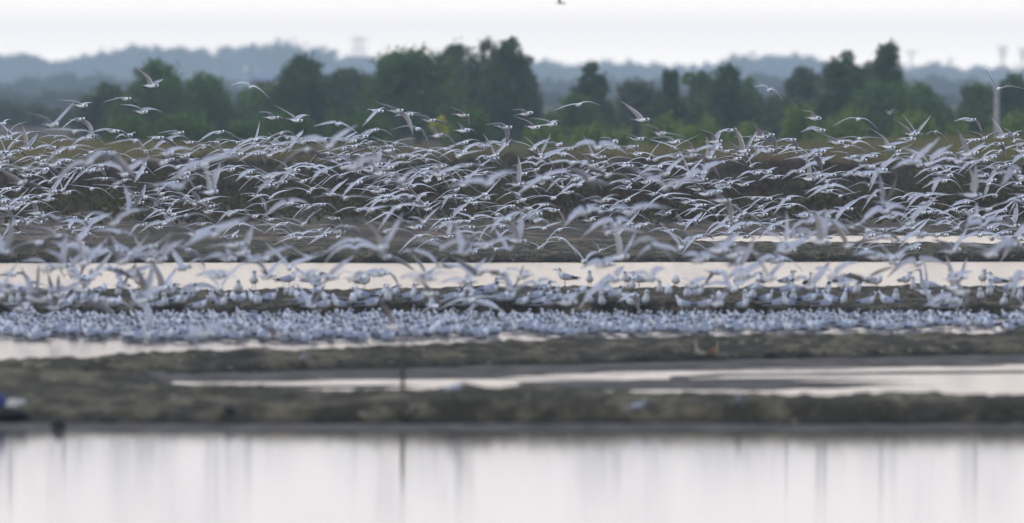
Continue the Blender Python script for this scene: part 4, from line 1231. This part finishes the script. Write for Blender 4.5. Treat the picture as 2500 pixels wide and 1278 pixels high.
# ------------------------------------------------------------------ other birds and odds and ends
def wader(name, label, cat, u, v, key, length, back, breast, rz, neck=.5, leg=.06, group=None):
    if key: x, y, z = on_bank(key, u, v)
    else:
        y = CAMH * F / (v - YH); x = (u - 1250) * y / F; z = -.02
    s = length
    sp = [(-.5, .30, .02, .015), (-.36, .32, .07, .06), (-.15, .34, .14, .14), (.08, .37, .16, .16), (.22, .43, .12, .12), (.28, .50 + .1 * neck, .06, .06),
          (.31, .56 + .4 * neck, .045, .05), (.34, .62 + .5 * neck, .065, .06), (.41, .63 + .5 * neck, .05, .045), (.47, .61 + .5 * neck, .015, .015), (.70, .56 + .5 * neck, .004, .004)]
    K = 9; V, Fc, MI = [], [], []
    for i, (a, b, w, h) in enumerate(sp):
        p0 = sp[max(i - 1, 0)]; p1 = sp[min(i + 1, len(sp) - 1)]
        t = nrm(np.array([p1[0] - p0[0], 0, p1[1] - p0[1]])); up = np.array([-t[2], 0, t[0]])
        for j in range(K):
            an = 2 * math.pi * (j + .5) / K
            V.append((np.array([a, 0, b]) + up * math.sin(an) * h + np.array([0, 1, 0]) * math.cos(an) * w) * s)
    for i in range(len(sp) - 1):
        for j in range(K):
            Fc.append((i * K + j, (i + 1) * K + j, (i + 1) * K + (j + 1) % K, i * K + (j + 1) % K))
            MI.append(2 if i > 8 else (0 if (j < 5 and i < 8) else 1))
    Fc.append(tuple(range(K))); MI.append(0)
    zmin = 0.16 * s
    for sgn in (-1, 1):
        vv, ff = [], []; b = len(V)
        tube(vv, ff, [(.0, sgn * .06 * s, .26 * s), (-.02 * s, sgn * .06 * s, .1 * s), (.0, sgn * .06 * s, 0)], [.018 * s, .014 * s, .014 * s], 5)
        tube(vv, ff, [(-.03 * s, sgn * .06 * s, .008), (.1 * s, sgn * .06 * s, .004)], [.02 * s, .012 * s], 4)
        V += [np.array(q) for q in vv]; Fc += [tuple(q + b for q in f) for f in ff]; MI += [2] * len(ff)
    o = link(name, mesh(name, np.array(V), Fc, [back, breast, M['dark']], MI, smooth=True), loc=(x, y, z - .003), rz=math.radians(rz))
    return tag(o, label, cat, group)
wader('wading_bird', 'small brown and white wader on the left of a pair at the bank foot', 'wader', 1708, 893, 'b2', .20, M['chestnut'], M['cream'], -120, .3)
wader('wading_bird', 'small brown and yellowish wader on the right of a pair at the bank foot', 'wader', 1742, 892, 'b2', .19, M['chestnut'], M['cream'], -60, .3)
wader('wading_bird', 'small grey bird resting on the second bank left of the stake', 'wader', 740, 893, 'b2', .17, M['greyblue'], M['greyblue'], -90, .1)
wader('wading_bird', 'pale blue grey bird on the near bank right of centre', 'wader', 1803, 1005, 'b1', .15, M['greyblue'], M['greyblue'], -95, .1)
wader('wading_bird', 'dull grey bird crouched on the near bank near centre', 'wader', 1557, 1010, 'b1', .15, M['greyblue'], M['greyblue'], -10, 0)
wader('wading_bird', 'grey bird crouched behind the near bank right of the stake', 'wader', 1110, 970, 'b1', .17, M['greyblue'], M['greyblue'], 5, 0)
wader('long_necked_wader', 'larger long necked wader with dark bill looking left among the terns', 'wader', 2268, 722, 'b3', .30, M['greyblue'], M['greyblue'], 165, .6)
wader('dark_backed_bird', 'upright bird with a black back against the bright water', 'bird', 1971, 700, 'b3', .24, M['dark'], M['white'], -60, .4)

def blob(V, Fc, MI, c, r, mi, seed, n=7, k=10, sag=.0):
    b = len(V); rr = random.Random(seed)
    for i in range(n + 1):
        th = math.pi * i / n
        for j in range(k):
            ph = 2 * math.pi * j / k
            q = 1 + rr.uniform(-.16, .16)
            V.append((c[0] + r[0] * math.sin(th) * math.cos(ph) * q, c[1] + r[1] * math.sin(th) * math.sin(ph) * q, c[2] + r[2] * math.cos(th) * q))
    for i in range(n):
        for j in range(k):
            Fc.append((b + i * k + j, b + (i + 1) * k + j, b + (i + 1) * k + (j + 1) % k, b + i * k + (j + 1) % k)); MI.append(mi)
def litter():
    x, y, z = on_bank('b1', 25, 1030)
    root = bpy.data.objects.new('rubbish_sack', None); COL.objects.link(root); root.location = (x, y, z)
    tag(root, 'dirty white and blue plastic bundle on black rubber at far left of near bank', 'rubbish')
    V, Fc, MI = [], [], []
    blob(V, Fc, MI, (0.02, 0, .10), (.060, .05, .046), 0, 1); blob(V, Fc, MI, (.08, .01, .115), (.045, .04, .024), 0, 2)
    link('sack', mesh('sack', V, Fc, [M['sack']], MI, smooth=True), root)
    V, Fc, MI = [], [], []
    blob(V, Fc, MI, (-.085, 0.02, .12), (.055, .06, .065), 0, 3)
    link('blue_sheet', mesh('blue_sheet', V, Fc, [M['blue']], MI, smooth=True), root)
    V, Fc, MI = [], [], []
    blob(V, Fc, MI, (-.02, -.02, .03), (.16, .12, .055), 0, 4)
    link('rubber', mesh('rubber', V, Fc, [M['black']], MI, smooth=True), root)
litter()
def stone(u, v, key, r, label):
    x, y, z = on_bank(key, u, v)
    V, Fc, MI = [], [], []
    blob(V, Fc, MI, (0, 0, r * .35), (r * 1.2, r, r * .7), 0, int(u))
    tag(link('stone', mesh('stone', V, Fc, [M['black']], MI, smooth=True), loc=(x, y, z)), label, 'stone', 'dark stones on the banks')
stone(1952, 888, 'b2', .035, 'small black stone at the foot of the second bank')
stone(1880, 880, 'b2', .05, 'dark stone left of the small black one on the second bank')
stone(1250 - 690, 1012, 'b1', .04, 'dark clod on the near bank left of the stake')
x, y, _ = P(143, 1050, 132)
V, Fc, MI = [], [], []
blob(V, Fc, MI, (0, 0, .03), (.055, .05, .055), 0, 77)
tag(link('stone', mesh('stone', V, Fc, [M['black']], MI, smooth=True), loc=(x, y, 0)), 'round black stone on the wet strip at lower left', 'stone', 'dark stones on the banks')
print('BIRDS', len(BIRDS), 'fixed', NFIX, 'raft', len(R))
